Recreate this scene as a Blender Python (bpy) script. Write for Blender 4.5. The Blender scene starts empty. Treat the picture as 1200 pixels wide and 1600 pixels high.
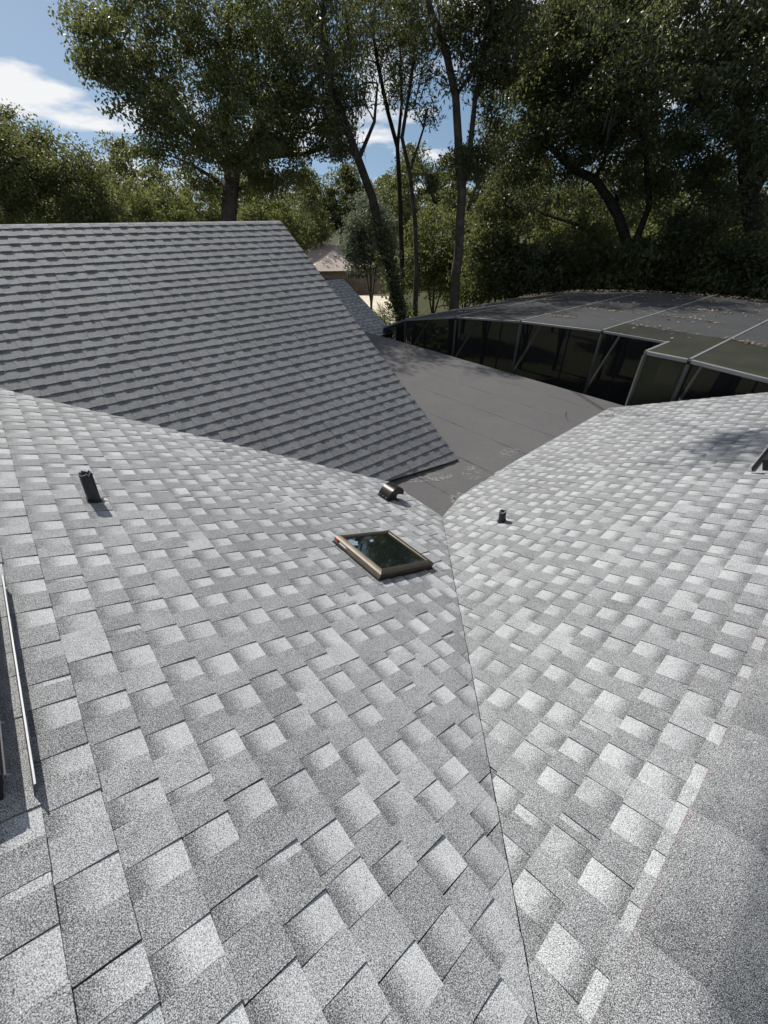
import bpy, math, random
import numpy as np
from math import sin, cos, tan, atan2, radians, pi
from mathutils import Vector, Matrix

# ------------------------------------------------------------------ camera, sky, sun
CAMZ = 6.0                                   # lens height above the lawn
PITCH = atan2(470, 650)                      # looking down from the roof
SUN_AZ, SUN_EL = radians(-39.0), radians(44.5)

sc = bpy.context.scene
COL = sc.collection
cam_d = bpy.data.cameras.new('camera'); cam = bpy.data.objects.new('camera', cam_d); COL.objects.link(cam)
cam_d.sensor_fit = 'VERTICAL'; cam_d.sensor_height = 36.0; cam_d.lens = 36.0 * 650 / 1600
cam_d.clip_start = 0.05; cam_d.clip_end = 3000
cam.location = (0, 0, CAMZ); cam.rotation_euler = (pi / 2 - PITCH, 0, 0)
sc.camera = cam

world = bpy.data.worlds.new('World'); sc.world = world; world.use_nodes = True
wn = world.node_tree.nodes; wl = world.node_tree.links; wn.clear()
w_out = wn.new('ShaderNodeOutputWorld'); w_bg = wn.new('ShaderNodeBackground'); w_bg.inputs[1].default_value = 0.056
w_sky = wn.new('ShaderNodeTexSky'); w_sky.sky_type = 'NISHITA'; w_sky.sun_disc = False
w_sky.sun_elevation = SUN_EL; w_sky.sun_rotation = SUN_AZ
w_sky.altitude = 0; w_sky.air_density = 1.0; w_sky.dust_density = 0.2; w_sky.ozone_density = 2.5
w_tc = wn.new('ShaderNodeTexCoord'); w_sep = wn.new('ShaderNodeSeparateXYZ')
w_add = wn.new('ShaderNodeMath'); w_add.operation = 'ADD'; w_add.inputs[1].default_value = 0.16
w_dx = wn.new('ShaderNodeMath'); w_dx.operation = 'DIVIDE'; w_dy = wn.new('ShaderNodeMath'); w_dy.operation = 'DIVIDE'
w_cmb = wn.new('ShaderNodeCombineXYZ')
w_n1 = wn.new('ShaderNodeTexNoise'); w_n1.inputs['Scale'].default_value = 1.0; w_n1.inputs['Detail'].default_value = 9; w_n1.inputs['Roughness'].default_value = 0.56
w_rmp = wn.new('ShaderNodeValToRGB'); w_rmp.color_ramp.elements[0].position = 0.512; w_rmp.color_ramp.elements[1].position = 0.60
w_mix = wn.new('ShaderNodeMixRGB'); w_mix.inputs[2].default_value = (15.5, 15.7, 16.0, 1)
w_map = wn.new('ShaderNodeMapping'); w_map.inputs['Location'].default_value = (2.2, 5.1, 0)
wl.new(w_tc.outputs['Generated'], w_sep.inputs[0]); wl.new(w_sep.outputs[2], w_add.inputs[0])
wl.new(w_sep.outputs[0], w_dx.inputs[0]); wl.new(w_add.outputs[0], w_dx.inputs[1])
wl.new(w_sep.outputs[1], w_dy.inputs[0]); wl.new(w_add.outputs[0], w_dy.inputs[1])
wl.new(w_dx.outputs[0], w_cmb.inputs[0]); wl.new(w_dy.outputs[0], w_cmb.inputs[1])
wl.new(w_cmb.outputs[0], w_map.inputs[0]); wl.new(w_map.outputs[0], w_n1.inputs['Vector'])
wl.new(w_n1.outputs[0], w_rmp.inputs[0]); wl.new(w_rmp.outputs[0], w_mix.inputs[0])
w_zl = wn.new('ShaderNodeMath'); w_zl.operation = 'ADD'; w_zl.inputs[1].default_value = 0.22
w_dir = wn.new('ShaderNodeCombineXYZ')
wl.new(w_sep.outputs[0], w_dir.inputs[0]); wl.new(w_sep.outputs[1], w_dir.inputs[1]); wl.new(w_sep.outputs[2], w_zl.inputs[0]); wl.new(w_zl.outputs[0], w_dir.inputs[2])
wl.new(w_dir.outputs[0], w_sky.inputs[0])
w_tint = wn.new('ShaderNodeMixRGB'); w_tint.blend_type = 'MULTIPLY'; w_tint.inputs[0].default_value = 1.0; w_tint.inputs[2].default_value = (1.95, 1.85, 1.60, 1)
wl.new(w_sky.outputs[0], w_tint.inputs[1]); wl.new(w_tint.outputs[0], w_mix.inputs[1]); wl.new(w_mix.outputs[0], w_bg.inputs[0]); wl.new(w_bg.outputs[0], w_out.inputs[0])

sun_d = bpy.data.lights.new('sun', 'SUN'); sun = bpy.data.objects.new('sun', sun_d); COL.objects.link(sun)
sun_d.energy = 5.0; sun_d.angle = radians(0.53); sun_d.color = (1.0, 0.965, 0.91)
SUNV = Vector((sin(SUN_AZ) * cos(SUN_EL), cos(SUN_AZ) * cos(SUN_EL), sin(SUN_EL)))
sun.rotation_euler = SUNV.to_track_quat('Z', 'Y').to_euler(); sun.location = SUNV * 60

sc.view_settings.view_transform = 'Standard'; sc.view_settings.look = 'None'
sc.view_settings.exposure = 0.06; sc.view_settings.gamma = 1.0; sc.view_settings.use_curve_mapping = False
try:
    sc.cycles.max_bounces = 6; sc.cycles.transparent_max_bounces = 12
    sc.cycles.transmission_bounces = 4; sc.cycles.diffuse_bounces = 3; sc.cycles.glossy_bounces = 3
except Exception:
    pass

# ------------------------------------------------------------------ geometry helpers
# lengths are metres; points are measured from the lens and shifted up by CAMZ when a mesh is made
FPX = 650.0
def ray(px, py):
    X = (px - 600) / FPX; U = -(py - 800) / FPX
    d = np.array([X, cos(PITCH) + U * sin(PITCH), -sin(PITCH) + U * cos(PITCH)])
    return d / np.linalg.norm(d)
def at(px, py, dist):                         # the point seen at px, py at a horizontal distance
    r = ray(px, py); return r * (dist / math.hypot(r[0], r[1]))
def proj(p):
    F = p[1] * cos(PITCH) - p[2] * sin(PITCH); U = p[1] * sin(PITCH) + p[2] * cos(PITCH)
    return (600 + FPX * p[0] / F, 800 - FPX * U / F) if F > 0.05 else (-9999, -9999)
def azv(d): return np.array([sin(radians(d)), cos(radians(d)), 0.0])
ZV = np.array([0, 0, 1.0]); GROUND = -CAMZ
def unit(v): return v / np.linalg.norm(v)

def link(name, me, mat=None, parent=None):
    o = bpy.data.objects.new(name, me); COL.objects.link(o)
    if mat is not None and not me.materials: me.materials.append(mat)
    if parent is not None: adopt(o, parent)
    return o
def world_loc(p):
    l = Vector(p.location)
    while p.parent is not None: p = p.parent; l = l + Vector(p.location)
    return l
def adopt(o, parent):                        # child keeps its place
    o.parent = parent
    o.matrix_parent_inverse = Matrix.Translation(-world_loc(parent)) if parent.type == 'EMPTY' else Matrix.Identity(4)
def mesh(name, verts, faces, smooth=False):
    me = bpy.data.meshes.new(name)
    v = np.asarray(verts, dtype=float).reshape(-1, 3).copy(); v[:, 2] += CAMZ
    me.from_pydata(v.tolist(), [], [tuple(f) for f in faces]); me.update()
    if smooth: me.polygons.foreach_set('use_smooth', [True] * len(me.polygons))
    return me
def thing(name, loc, label, cat, group=None):
    o = bpy.data.objects.new(name, None); COL.objects.link(o); o.empty_display_size = 0.2
    o.location = (loc[0], loc[1], loc[2] + CAMZ); o['label'] = label; o['category'] = cat
    if group: o['group'] = group
    return o
def tag(o, label=None, cat=None, kind=None, group=None):
    if label: o['label'] = label
    if cat: o['category'] = cat
    if kind: o['kind'] = kind
    if group: o['group'] = group
    return o
class MB:
    def __init__(s): s.v = []; s.f = []
    def add(s, verts, faces):
        n = len(s.v); s.v += [tuple(p) for p in verts]; s.f += [tuple(i + n for i in f) for f in faces]; return s
    def prism(s, poly, vec):                 # polygon (3D points) swept along vec
        n = len(poly); poly = [np.array(p, float) for p in poly]; vec = np.array(vec, float)
        return s.add(poly + [p + vec for p in poly], [tuple(reversed(range(n))), tuple(range(n, 2 * n))] +
                     [(i, (i + 1) % n, n + (i + 1) % n, n + i) for i in range(n)])
    def box(s, o, X, Y, Z):
        o, X, Y, Z = [np.array(q, float) for q in (o, X, Y, Z)]
        return s.prism([o, o + X, o + X + Y, o + Y], Z)
    def bar(s, a, b, w, h, up=ZV):           # rectangular bar from a to b, centred
        a = np.array(a, float); b = np.array(b, float); d = unit(b - a)
        x = np.cross(d, up); x = unit(x) if np.linalg.norm(x) > 1e-4 else np.array([1., 0, 0]); y = np.cross(x, d)
        c = 0.12 * min(w, h)
        pts = [(-w/2+c, -h/2), (w/2-c, -h/2), (w/2, -h/2+c), (w/2, h/2-c), (w/2-c, h/2), (-w/2+c, h/2), (-w/2, h/2-c), (-w/2, -h/2+c)]
        return s.prism([a + x * p + y * q for p, q in pts], b - a)
    def tube(s, pts, rad, sides=7):
        pts = [np.array(p, float) for p in pts]; rings = []
        x = None
        for i, p in enumerate(pts):
            d = unit(pts[min(i + 1, len(pts) - 1)] - pts[max(i - 1, 0)])
            if x is None: x = np.cross(d, [0.3, 0.9, 0.2])
            x = unit(x - d * (x @ d)); y = np.cross(d, x)
            rings.append([p + (x * cos(2*pi*k/sides) + y * sin(2*pi*k/sides)) * rad[i] for k in range(sides)])
        v = [q for r in rings for q in r]
        f = [(i*sides+k, i*sides+(k+1) % sides, (i+1)*sides+(k+1) % sides, (i+1)*sides+k) for i in range(len(pts)-1) for k in range(sides)]
        f.append(tuple(range((len(pts)-1)*sides, len(pts)*sides)))
        return s.add(v, f)
    def lathe(s, o, X, Y, Z, prof, n=20, jag=None):
        o, X, Y, Z = [np.array(q, float) for q in (o, X, Y, Z)]; v = []
        for j, (r, h) in enumerate(prof):
            for k in range(n):
                t = 2*pi*k/n; hh = h + (jag[j][k] if jag and j in jag else 0)
                v.append(o + X*r*cos(t) + Y*r*sin(t) + Z*hh)
        f = [(j*n+k, j*n+(k+1) % n, (j+1)*n+(k+1) % n, (j+1)*n+k) for j in range(len(prof)-1) for k in range(n)]
        return s.add(v, f)
    def build(s, name, mat, parent=None, smooth=False):
        return link(name, mesh(name, s.v, s.f, smooth), mat, parent)

# ------------------------------------------------------------------ materials
def new_mat(name):
    m = bpy.data.materials.new(name); m.use_nodes = True
    nt = m.node_tree; b = nt.nodes['Principled BSDF']; return m, nt, b
def nd(nt, kind, **kw):
    n = nt.nodes.new(kind)
    for k, v in kw.items():
        if k in n.inputs: n.inputs[k].default_value = v
        else: setattr(n, k, v)
    return n
def math_n(nt, op, a, b=None, clamp=False):
    n = nt.nodes.new('ShaderNodeMath'); n.operation = op; n.use_clamp = clamp
    for i, q in enumerate((a, b)):
        if q is None: continue
        if isinstance(q, (int, float)): n.inputs[i].default_value = q
        else: nt.links.new(q, n.inputs[i])
    return n.outputs[0]
def mixc(nt, fac, c1, c2):
    n = nt.nodes.new('ShaderNodeMixRGB')
    for i, q in enumerate((fac, c1, c2)):
        if isinstance(q, tuple): n.inputs[i].default_value = q if len(q) == 4 else (*q, 1)
        elif isinstance(q, (int, float)): n.inputs[i].default_value = q
        else: nt.links.new(q, n.inputs[i])
    return n.outputs[0]
def noise(nt, vec, scale, detail=2, rough=0.5):
    n = nd(nt, 'ShaderNodeTexNoise', Scale=scale, Detail=detail, Roughness=rough)
    nt.links.new(vec, n.inputs['Vector']); return n.outputs[0]
def bump(nt, b, h, strength, dist):
    n = nd(nt, 'ShaderNodeBump', Strength=strength, Distance=dist)
    nt.links.new(h, n.inputs['Height']); nt.links.new(n.outputs[0], b.inputs['Normal'])
def spread(nt, v, lo, hi):                   # remap to 0..1, clamped
    n = nd(nt, 'ShaderNodeMapRange'); n.inputs[1].default_value = lo; n.inputs[2].default_value = hi
    nt.links.new(v, n.inputs[0]); return n.outputs[0]

def shingle_mat(name, dark, light, toned=True):
    m, nt, b = new_mat(name)
    pos = nt.nodes.new('ShaderNodeNewGeometry').outputs['Position']
    gran = noise(nt, pos, 400, 1.0, 0.6)
    blot = noise(nt, pos, 9, 3, 0.6); wide = noise(nt, pos, 1.1, 2, 0.5)
    if toned:
        at_ = nt.nodes.new('ShaderNodeAttribute'); at_.attribute_name = 'tone'; tone = at_.outputs['Fac']
    else:
        tone = nd(nt, 'ShaderNodeValue').outputs[0]; tone.default_value = 0.42
    t = math_n(nt, 'ADD', tone, math_n(nt, 'MULTIPLY', math_n(nt, 'SUBTRACT', blot, 0.5), 0.30))
    t = math_n(nt, 'ADD', t, math_n(nt, 'MULTIPLY', math_n(nt, 'SUBTRACT', wide, 0.5), 0.16))
    g = math_n(nt, 'MULTIPLY', math_n(nt, 'SUBTRACT', gran, 0.5), 2.8)
    fac = math_n(nt, 'ADD', t, g, clamp=True)
    nt.links.new(mixc(nt, fac, dark, light), b.inputs['Base Color'])
    b.inputs['Roughness'].default_value = 0.74; b.inputs['Specular IOR Level'].default_value = 0.42
    bump(nt, b, gran, 0.55, 0.004)
    return m
def plain_mat(name, col, rough=0.6, metal=0.0, var=0.15, scale=6, bmp=0.0, spec=0.5):
    m, nt, b = new_mat(name)
    pos = nt.nodes.new('ShaderNodeNewGeometry').outputs['Position']
    n1 = noise(nt, pos, scale, 5, 0.6)
    lo = tuple(c * (1 - var) for c in col); hi = tuple(min(1, c * (1 + var)) for c in col)
    nt.links.new(mixc(nt, spread(nt, n1, 0.3, 0.7), lo, hi), b.inputs['Base Color'])
    b.inputs['Roughness'].default_value = rough; b.inputs['Metallic'].default_value = metal
    b.inputs['Specular IOR Level'].default_value = spec
    if bmp: bump(nt, b, n1, bmp, 0.02)
    return m
def leaf_mat(name, c1, c2, trans=0.35, tcol=None, rough=0.42, spec=0.5):
    m, nt, b = new_mat(name)
    geo = nt.nodes.new('ShaderNodeNewGeometry')
    wide = noise(nt, geo.outputs['Position'], 0.7, 3, 0.6)
    f = math_n(nt, 'ADD', math_n(nt, 'MULTIPLY', geo.outputs['Random Per Island'], 0.5), math_n(nt, 'MULTIPLY', spread(nt, wide, 0.35, 0.65), 0.5), clamp=True)
    c = mixc(nt, f, c1, c2)
    nt.links.new(c, b.inputs['Base Color']); b.inputs['Roughness'].default_value = rough; b.inputs['Specular IOR Level'].default_value = spec
    tr = nt.nodes.new('ShaderNodeBsdfTranslucent')
    if tcol is None: tcol = (c2[0] * 1.9, c2[1] * 2.0, c2[2] * 0.8)
    nt.links.new(mixc(nt, f, tuple(x * 0.6 for x in tcol), tcol), tr.inputs[0])
    mx = nt.nodes.new('ShaderNodeMixShader'); mx.inputs[0].default_value = trans
    nt.links.new(b.outputs[0], mx.inputs[1]); nt.links.new(tr.outputs[0], mx.inputs[2])
    nt.links.new(mx.outputs[0], nt.nodes['Material Output'].inputs['Surface'])
    return m
def screen_mat(name, opacity, col, tint=None):
    m, nt, b = new_mat(name)
    pos = nt.nodes.new('ShaderNodeNewGeometry').outputs['Position']
    n1 = noise(nt, pos, 0.9, 4, 0.65)
    nt.links.new(mixc(nt, spread(nt, n1, 0.35, 0.7), col, tint or tuple(c * 1.5 for c in col)), b.inputs['Base Color'])
    b.inputs['Roughness'].default_value = 0.85; b.inputs['Specular IOR Level'].default_value = 0.2
    t = nt.nodes.new('ShaderNodeBsdfTransparent'); mx = nt.nodes.new('ShaderNodeMixShader'); mx.inputs[0].default_value = opacity
    nt.links.new(t.outputs[0], mx.inputs[1]); nt.links.new(b.outputs[0], mx.inputs[2])
    nt.links.new(mx.outputs[0], nt.nodes['Material Output'].inputs['Surface'])
    return m

M = {}
M['shingle'] = shingle_mat('grey granule shingle', (0.044, 0.044, 0.047), (0.625, 0.635, 0.64))
M['cap'] = shingle_mat('grey granule cap', (0.044, 0.044, 0.047), (0.625, 0.635, 0.64))
M['far_shingle'] = shingle_mat('plain grey shingle', (0.044, 0.044, 0.047), (0.625, 0.635, 0.64), False)
M['deck'] = plain_mat('dark underlay', (0.03, 0.03, 0.032), 0.9)
M['drip'] = plain_mat('grey drip edge metal', (0.30, 0.29, 0.28), 0.45, 0.3)
M['wall'] = plain_mat('tan stucco', (0.42, 0.36, 0.29), 0.9, 0, 0.1, 8)
M['bronze'] = plain_mat('bronze cladding', (0.095, 0.077, 0.056), 0.34, 0.55, 0.15, 12)
M['bronze_lit'] = plain_mat('bronze in lit tone', (0.27, 0.23, 0.18), 0.38, 0.5, 0.15, 12)  # upslope rail: its sunlit look put into a paler bronze
M['blackmetal'] = plain_mat('black painted metal', (0.018, 0.018, 0.02), 0.42, 0.2, 0.3, 9)
M['hood'] = plain_mat('dark brown hood metal', (0.045, 0.04, 0.037), 0.32, 0.75, 0.2, 12)
M['galv'] = plain_mat('bare metal edge', (0.45, 0.45, 0.45), 0.4, 0.4, 0.1, 20)
M['boot'] = plain_mat('black lead boot', (0.02, 0.02, 0.021), 0.5, 0.0, 0.4, 30, 0.3)
M['alu'] = plain_mat('grey painted aluminium', (0.25, 0.25, 0.246), 0.5, 0.2, 0.12, 5)
M['alu_pale'] = plain_mat('pale painted aluminium', (0.72, 0.71, 0.68), 0.5, 0.1, 0.08, 5)
M['alu_dark'] = plain_mat('dark grey aluminium', (0.09, 0.09, 0.09), 0.5, 0.3, 0.15, 5)  # posts, darker grey than the rafters
M['screen_roof'] = screen_mat('roof insect screen', 0.90, (0.058, 0.059, 0.061), (0.078, 0.078, 0.078))
M['screen_wall'] = screen_mat('wall insect screen', 0.72, (0.008, 0.008, 0.009))
M['screen_green'] = screen_mat('algae stained screen', 0.86, (0.030, 0.031, 0.025), (0.052, 0.053, 0.030))
M['bark'] = plain_mat('grey bark', (0.085, 0.072, 0.06), 0.95, 0, 0.45, 5, 0.6, 0.1)
M['bark_dark'] = plain_mat('dark bark', (0.045, 0.038, 0.032), 0.95, 0, 0.45, 6, 0.6, 0.1)
M['bark_pine'] = plain_mat('brown bark', (0.115, 0.088, 0.07), 0.95, 0, 0.4, 4, 0.6, 0.1)
M['oak'] = leaf_mat('oak leaves', (0.046, 0.058, 0.025), (0.115, 0.132, 0.056), 0.40, (0.26, 0.28, 0.08), 0.5, 0.35)
M['oak_dark'] = leaf_mat('dark oak leaves', (0.036, 0.047, 0.026), (0.105, 0.12, 0.060), 0.42, (0.26, 0.29, 0.095), 0.42, 0.5)
M['leaf_bright'] = leaf_mat('bright leaves', (0.055, 0.072, 0.026), (0.125, 0.145, 0.052), 0.44, (0.30, 0.32, 0.09), 0.55, 0.3)
M['leaf_grey'] = leaf_mat('grey green leaves', (0.11, 0.13, 0.09), (0.21, 0.23, 0.165), 0.32, (0.30, 0.34, 0.2), 0.6, 0.3)
M['pine'] = leaf_mat('pine tufts', (0.040, 0.050, 0.027), (0.095, 0.105, 0.048), 0.36, (0.20, 0.22, 0.075), 0.5, 0.35)
M['palm'] = leaf_mat('palmetto fans', (0.055, 0.085, 0.025), (0.13, 0.16, 0.05), 0.3)
M['moss'] = leaf_mat('hanging moss', (0.05, 0.052, 0.042), (0.10, 0.10, 0.085), 0.2, (0.12, 0.12, 0.09), 0.9, 0.1)
M['litter'] = leaf_mat('fallen leaves', (0.14, 0.09, 0.05), (0.42, 0.34, 0.24), 0.1, (0.2, 0.15, 0.08), 0.8, 0.2)
M['fence'] = plain_mat('weathered fence wood', (0.16, 0.125, 0.095), 0.9, 0, 0.3, 3)
M['sand'] = plain_mat('pale shell driveway', (0.62, 0.54, 0.42), 0.95, 0, 0.15, 2)
M['far_wall'] = plain_mat('tan house wall', (0.36, 0.27, 0.18), 0.9, 0, 0.1, 3)
M['far_roof'] = plain_mat('brown shingle', (0.36, 0.29, 0.26), 0.95, 0, 0.25, 8)
M['white'] = plain_mat('white paint', (0.75, 0.74, 0.72), 0.6, 0, 0.06, 8)
M['red'] = plain_mat('red print', (0.55, 0.03, 0.03), 0.5, 0, 0.05, 8)
M['label_reflection'] = plain_mat('pale blue label and painted reflection', (0.20, 0.26, 0.31), 0.35, 0, 0.2, 30)
M['dark_glass'] = plain_mat('window glass', (0.02, 0.025, 0.03), 0.1, 0, 0.1, 2)

def ground_mat():
    m, nt, b = new_mat('lawn and leaf mould')
    pos = nt.nodes.new('ShaderNodeNewGeometry').outputs['Position']
    c = mixc(nt, spread(nt, noise(nt, pos, 0.25, 5, 0.6), 0.35, 0.65), (0.055, 0.075, 0.025), (0.12, 0.10, 0.065))
    c = mixc(nt, spread(nt, noise(nt, pos, 6, 5, 0.7), 0.3, 0.75), c, (0.04, 0.045, 0.02))
    nt.links.new(c, b.inputs['Base Color']); b.inputs['Roughness'].default_value = 1.0; b.inputs['Specular IOR Level'].default_value = 0.1
    return m
M['ground'] = ground_mat()
def membrane_mat():
    m, nt, b = new_mat('dark rolled roofing')
    pos = nt.nodes.new('ShaderNodeNewGeometry').outputs['Position']
    gran = noise(nt, pos, 260, 1.5, 0.6); blot = noise(nt, pos, 1.6, 5, 0.62); mid = noise(nt, pos, 11, 4, 0.6)
    c = mixc(nt, spread(nt, gran, 0.3, 0.7), (0.062, 0.060, 0.060), (0.150, 0.146, 0.145))
    c = mixc(nt, math_n(nt, 'MULTIPLY', spread(nt, blot, 0.45, 0.72), 0.28), c, (0.155, 0.145, 0.138))
    c = mixc(nt, math_n(nt, 'MULTIPLY', spread(nt, mid, 0.55, 0.75), 0.25), c, (0.04, 0.038, 0.04))
    nt.links.new(c, b.inputs['Base Color']); b.inputs['Roughness'].default_value = 0.9; b.inputs['Specular IOR Level'].default_value = 0.3
    bump(nt, b, gran, 0.4, 0.003); return m
M['membrane'] = membrane_mat()
def dusty(name, col, lo, hi, scale):         # scuffs: thin broken film of dust
    m, nt, b = new_mat(name)
    pos = nt.nodes.new('ShaderNodeNewGeometry').outputs['Position']
    b.inputs['Base Color'].default_value = (*col, 1); b.inputs['Roughness'].default_value = 0.95
    n1 = noise(nt, pos, scale, 5, 0.7)
    t = nt.nodes.new('ShaderNodeBsdfTransparent'); mx = nt.nodes.new('ShaderNodeMixShader')
    nt.links.new(spread(nt, n1, lo, hi), mx.inputs[0]); nt.links.new(t.outputs[0], mx.inputs[1]); nt.links.new(b.outputs[0], mx.inputs[2])
    nt.links.new(mx.outputs[0], nt.nodes['Material Output'].inputs['Surface']); return m
M['dust'] = dusty('pale dust', (0.42, 0.39, 0.36), 0.50, 0.78, 22)
M['chalk'] = dusty('red chalk', (0.58, 0.26, 0.26), 0.52, 1.15, 30)
def glass_mat():
    m, nt, b = new_mat('tinted skylight glass')
    pos = nt.nodes.new('ShaderNodeNewGeometry').outputs['Position']
    b.inputs['Base Color'].default_value = (0.008, 0.012, 0.011, 1); b.inputs['Roughness'].default_value = 0.03
    b.inputs['Specular IOR Level'].default_value = 0.9; b.inputs['Coat Weight'].default_value = 0.6; b.inputs['Coat Roughness'].default_value = 0.02
    bump(nt, b, noise(nt, pos, 2.5, 2, 0.5), 0.05, 0.02); return m
M['glass'] = glass_mat()

# ------------------------------------------------------------------ the roof planes
SUBS = []                                     # every shingle piece: (screen size, parent, mesh data, tone)
def plane(azd, slope, D):
    s = radians(slope); n = azv(azd) * sin(s) + ZV * cos(s); down = azv(azd) * cos(s) - ZV * sin(s)
    return dict(n=n, down=down, D=D, o=-n * D, hit=lambda px, py: ray(px, py) * (-D / (n @ ray(px, py))))
def uv_point(pl, U, V, u, v, h=0.0):          # a point by its two roof coordinates, h above the plane
    return pl['o'] + U * (u - pl['o'] @ U) + V * (v - pl['o'] @ V) + pl['n'] * h

PA = plane(49.5, 22.6, 1.45); UA = azv(-40.5); VA = -PA['down']       # slope left of the valley; v counts uphill
PB = plane(-41.7, 22.6, 1.669); UB = azv(48.3); VB = -PB['down']      # slope right of the valley
PC = plane(140.5, 31.8, 4.244); UC = azv(50.5); VC = -PC['down']      # tall gable slope opposite
uvA = lambda px, py: (float(PA['hit'](px, py) @ UA), float(PA['hit'](px, py) @ VA))
uvB = lambda px, py: (float(PB['hit'](px, py) @ UB), float(PB['hit'](px, py) @ VB))
uvC = lambda px, py: (float(PC['hit'](px, py) @ UC), float(PC['hit'](px, py) @ VC))

def meet(pl1, pl2):                           # line where two planes cross
    d = np.cross(pl1['n'], pl2['n']); Amat = np.array([pl1['n'], pl2['n'], d])
    return np.linalg.solve(Amat, [-pl1['D'], -pl2['D'], 0.0]), unit(d)
def uv_of(p, U, V): return (float(p @ U), float(p @ V))
p_ab, d_ab = meet(PA, PB); d_ab = d_ab if d_ab[2] < 0 else -d_ab      # runs down and away
p_ac, d_ac = meet(PA, PC); d_ac = d_ac if d_ac[2] < 0 else -d_ac
def on_line(p, d, axis, val): return p + d * ((val - p @ axis) / (d @ axis))

RIDGE_B = -0.215; RAKE_B = 7.95; EAVE_B = -3.64
RIDGE_C = 6.60; RAKE_C = 4.15
v_bot = PA['hit'](692, 809)                   # foot of the valley
val_lo = on_line(p_ab, d_ab, UA, v_bot @ UA)
val_hi = on_line(p_ab, d_ab, VB, RIDGE_B)
ac_lo = on_line(p_ac, d_ac, VA, uvA(597, 747)[1]); ac_hi = on_line(p_ac, d_ac, VA, 1.3)

# region polygons in roof coordinates
far_v = on_line(p_ab, d_ab, VA, 1.3)
polyA = [uv_of(val_lo, UA, VA), uv_of(PA['hit'](672, 800), UA, VA), uv_of(PA['hit'](610, 757), UA, VA), uv_of(ac_lo, UA, VA), uv_of(ac_hi, UA, VA), uv_of(far_v, UA, VA)]
polyB = [uv_of(val_hi, UB, VB), uv_of(val_lo, UB, VB), uvB(722, 778), uvB(765, 742), (3.9, EAVE_B), (RAKE_B, EAVE_B), (RAKE_B, RIDGE_B)]
polyC = [uv_of(ac_hi, UC, VC), uv_of(ac_lo, UC, VC), uv_of(PC['hit'](600, 745), UC, VC), uv_of(PC['hit'](716, 719), UC, VC), (RAKE_C, 1.9), (RAKE_C, RIDGE_C), (-6.5, RIDGE_C), (-6.5, uv_of(ac_hi, UC, VC)[1])]

def area2(p): return sum(p[i][0] * p[(i+1) % len(p)][1] - p[(i+1) % len(p)][0] * p[i][1] for i in range(len(p)))
def hull(pts):
    pts = sorted(set(pts)); lo = []; up = []
    cr = lambda o, a, b: (a[0]-o[0])*(b[1]-o[1]) - (a[1]-o[1])*(b[0]-o[0])
    for p in pts:
        while len(lo) > 1 and cr(lo[-2], lo[-1], p) <= 0: lo.pop()
        lo.append(p)
    for p in reversed(pts):
        while len(up) > 1 and cr(up[-2], up[-1], p) <= 0: up.pop()
        up.append(p)
    return lo[:-1] + up[:-1]
polyA, polyB, polyC = [hull(p) for p in (polyA, polyB, polyC)]
def inset(poly, a, b, off):                   # pull the edge that runs along a-b inwards
    a = np.array(a); t = unit(np.array(b) - a); c = np.mean(np.array(poly), axis=0); n = np.array([-t[1], t[0]]); n = n if (c - a) @ n > 0 else -n
    return hull([tuple(np.array(p) + n * off) if abs((np.array(p) - a) @ n) < 0.01 else p for p in poly])
polyA_s = inset(polyA, uv_of(val_lo, UA, VA), uv_of(val_hi, UA, VA), 0.0095)
def clip(poly, region):
    out = list(poly)
    for i in range(len(region)):
        a, b = region[i], region[(i+1) % len(region)]; inp = out; out = []
        side = lambda p: (b[0]-a[0])*(p[1]-a[1]) - (b[1]-a[1])*(p[0]-a[0])
        for j in range(len(inp)):
            p, q = inp[j], inp[(j+1) % len(inp)]; sp, sq = side(p), side(q)
            if sp >= 0: out.append(p)
            if sp * sq < 0:
                t = sp / (sp - sq); out.append((p[0]+(q[0]-p[0])*t, p[1]+(q[1]-p[1])*t))
        if len(out) < 3: return []
    return out

# ------------------------------------------------------------------ house root
house = thing('house', (1.5, 4.5, GROUND), 'house with grey shingle roofs filling the foreground around a dark flat roof', 'house')
def slab(name, pl, U, V, poly, mat, top=-0.004, thick=0.14):
    vm = max(p[1] for p in poly) - 0.06; poly = clip(poly, [(-99, -99), (99, -99), (99, vm), (-99, vm)])
    mb = MB(); mb.prism([uv_point(pl, U, V, u, v, top - thick) for u, v in poly], pl['n'] * thick)
    return mb.build(name, mat, house)
roofA = slab('main_roof', PA, UA, VA, polyA, M['deck']); tag(roofA, 'light grey slope with skylight left of the valley')
roofB = slab('wing_roof', PB, UB, VB, polyB, M['deck']); tag(roofB, 'brightly sunlit grey slope right of the valley')
roofC = slab('gable_roof', PC, UC, VC, polyC, M['deck']); tag(roofC, 'darker grey slope with shadowed shingle rows')

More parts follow.
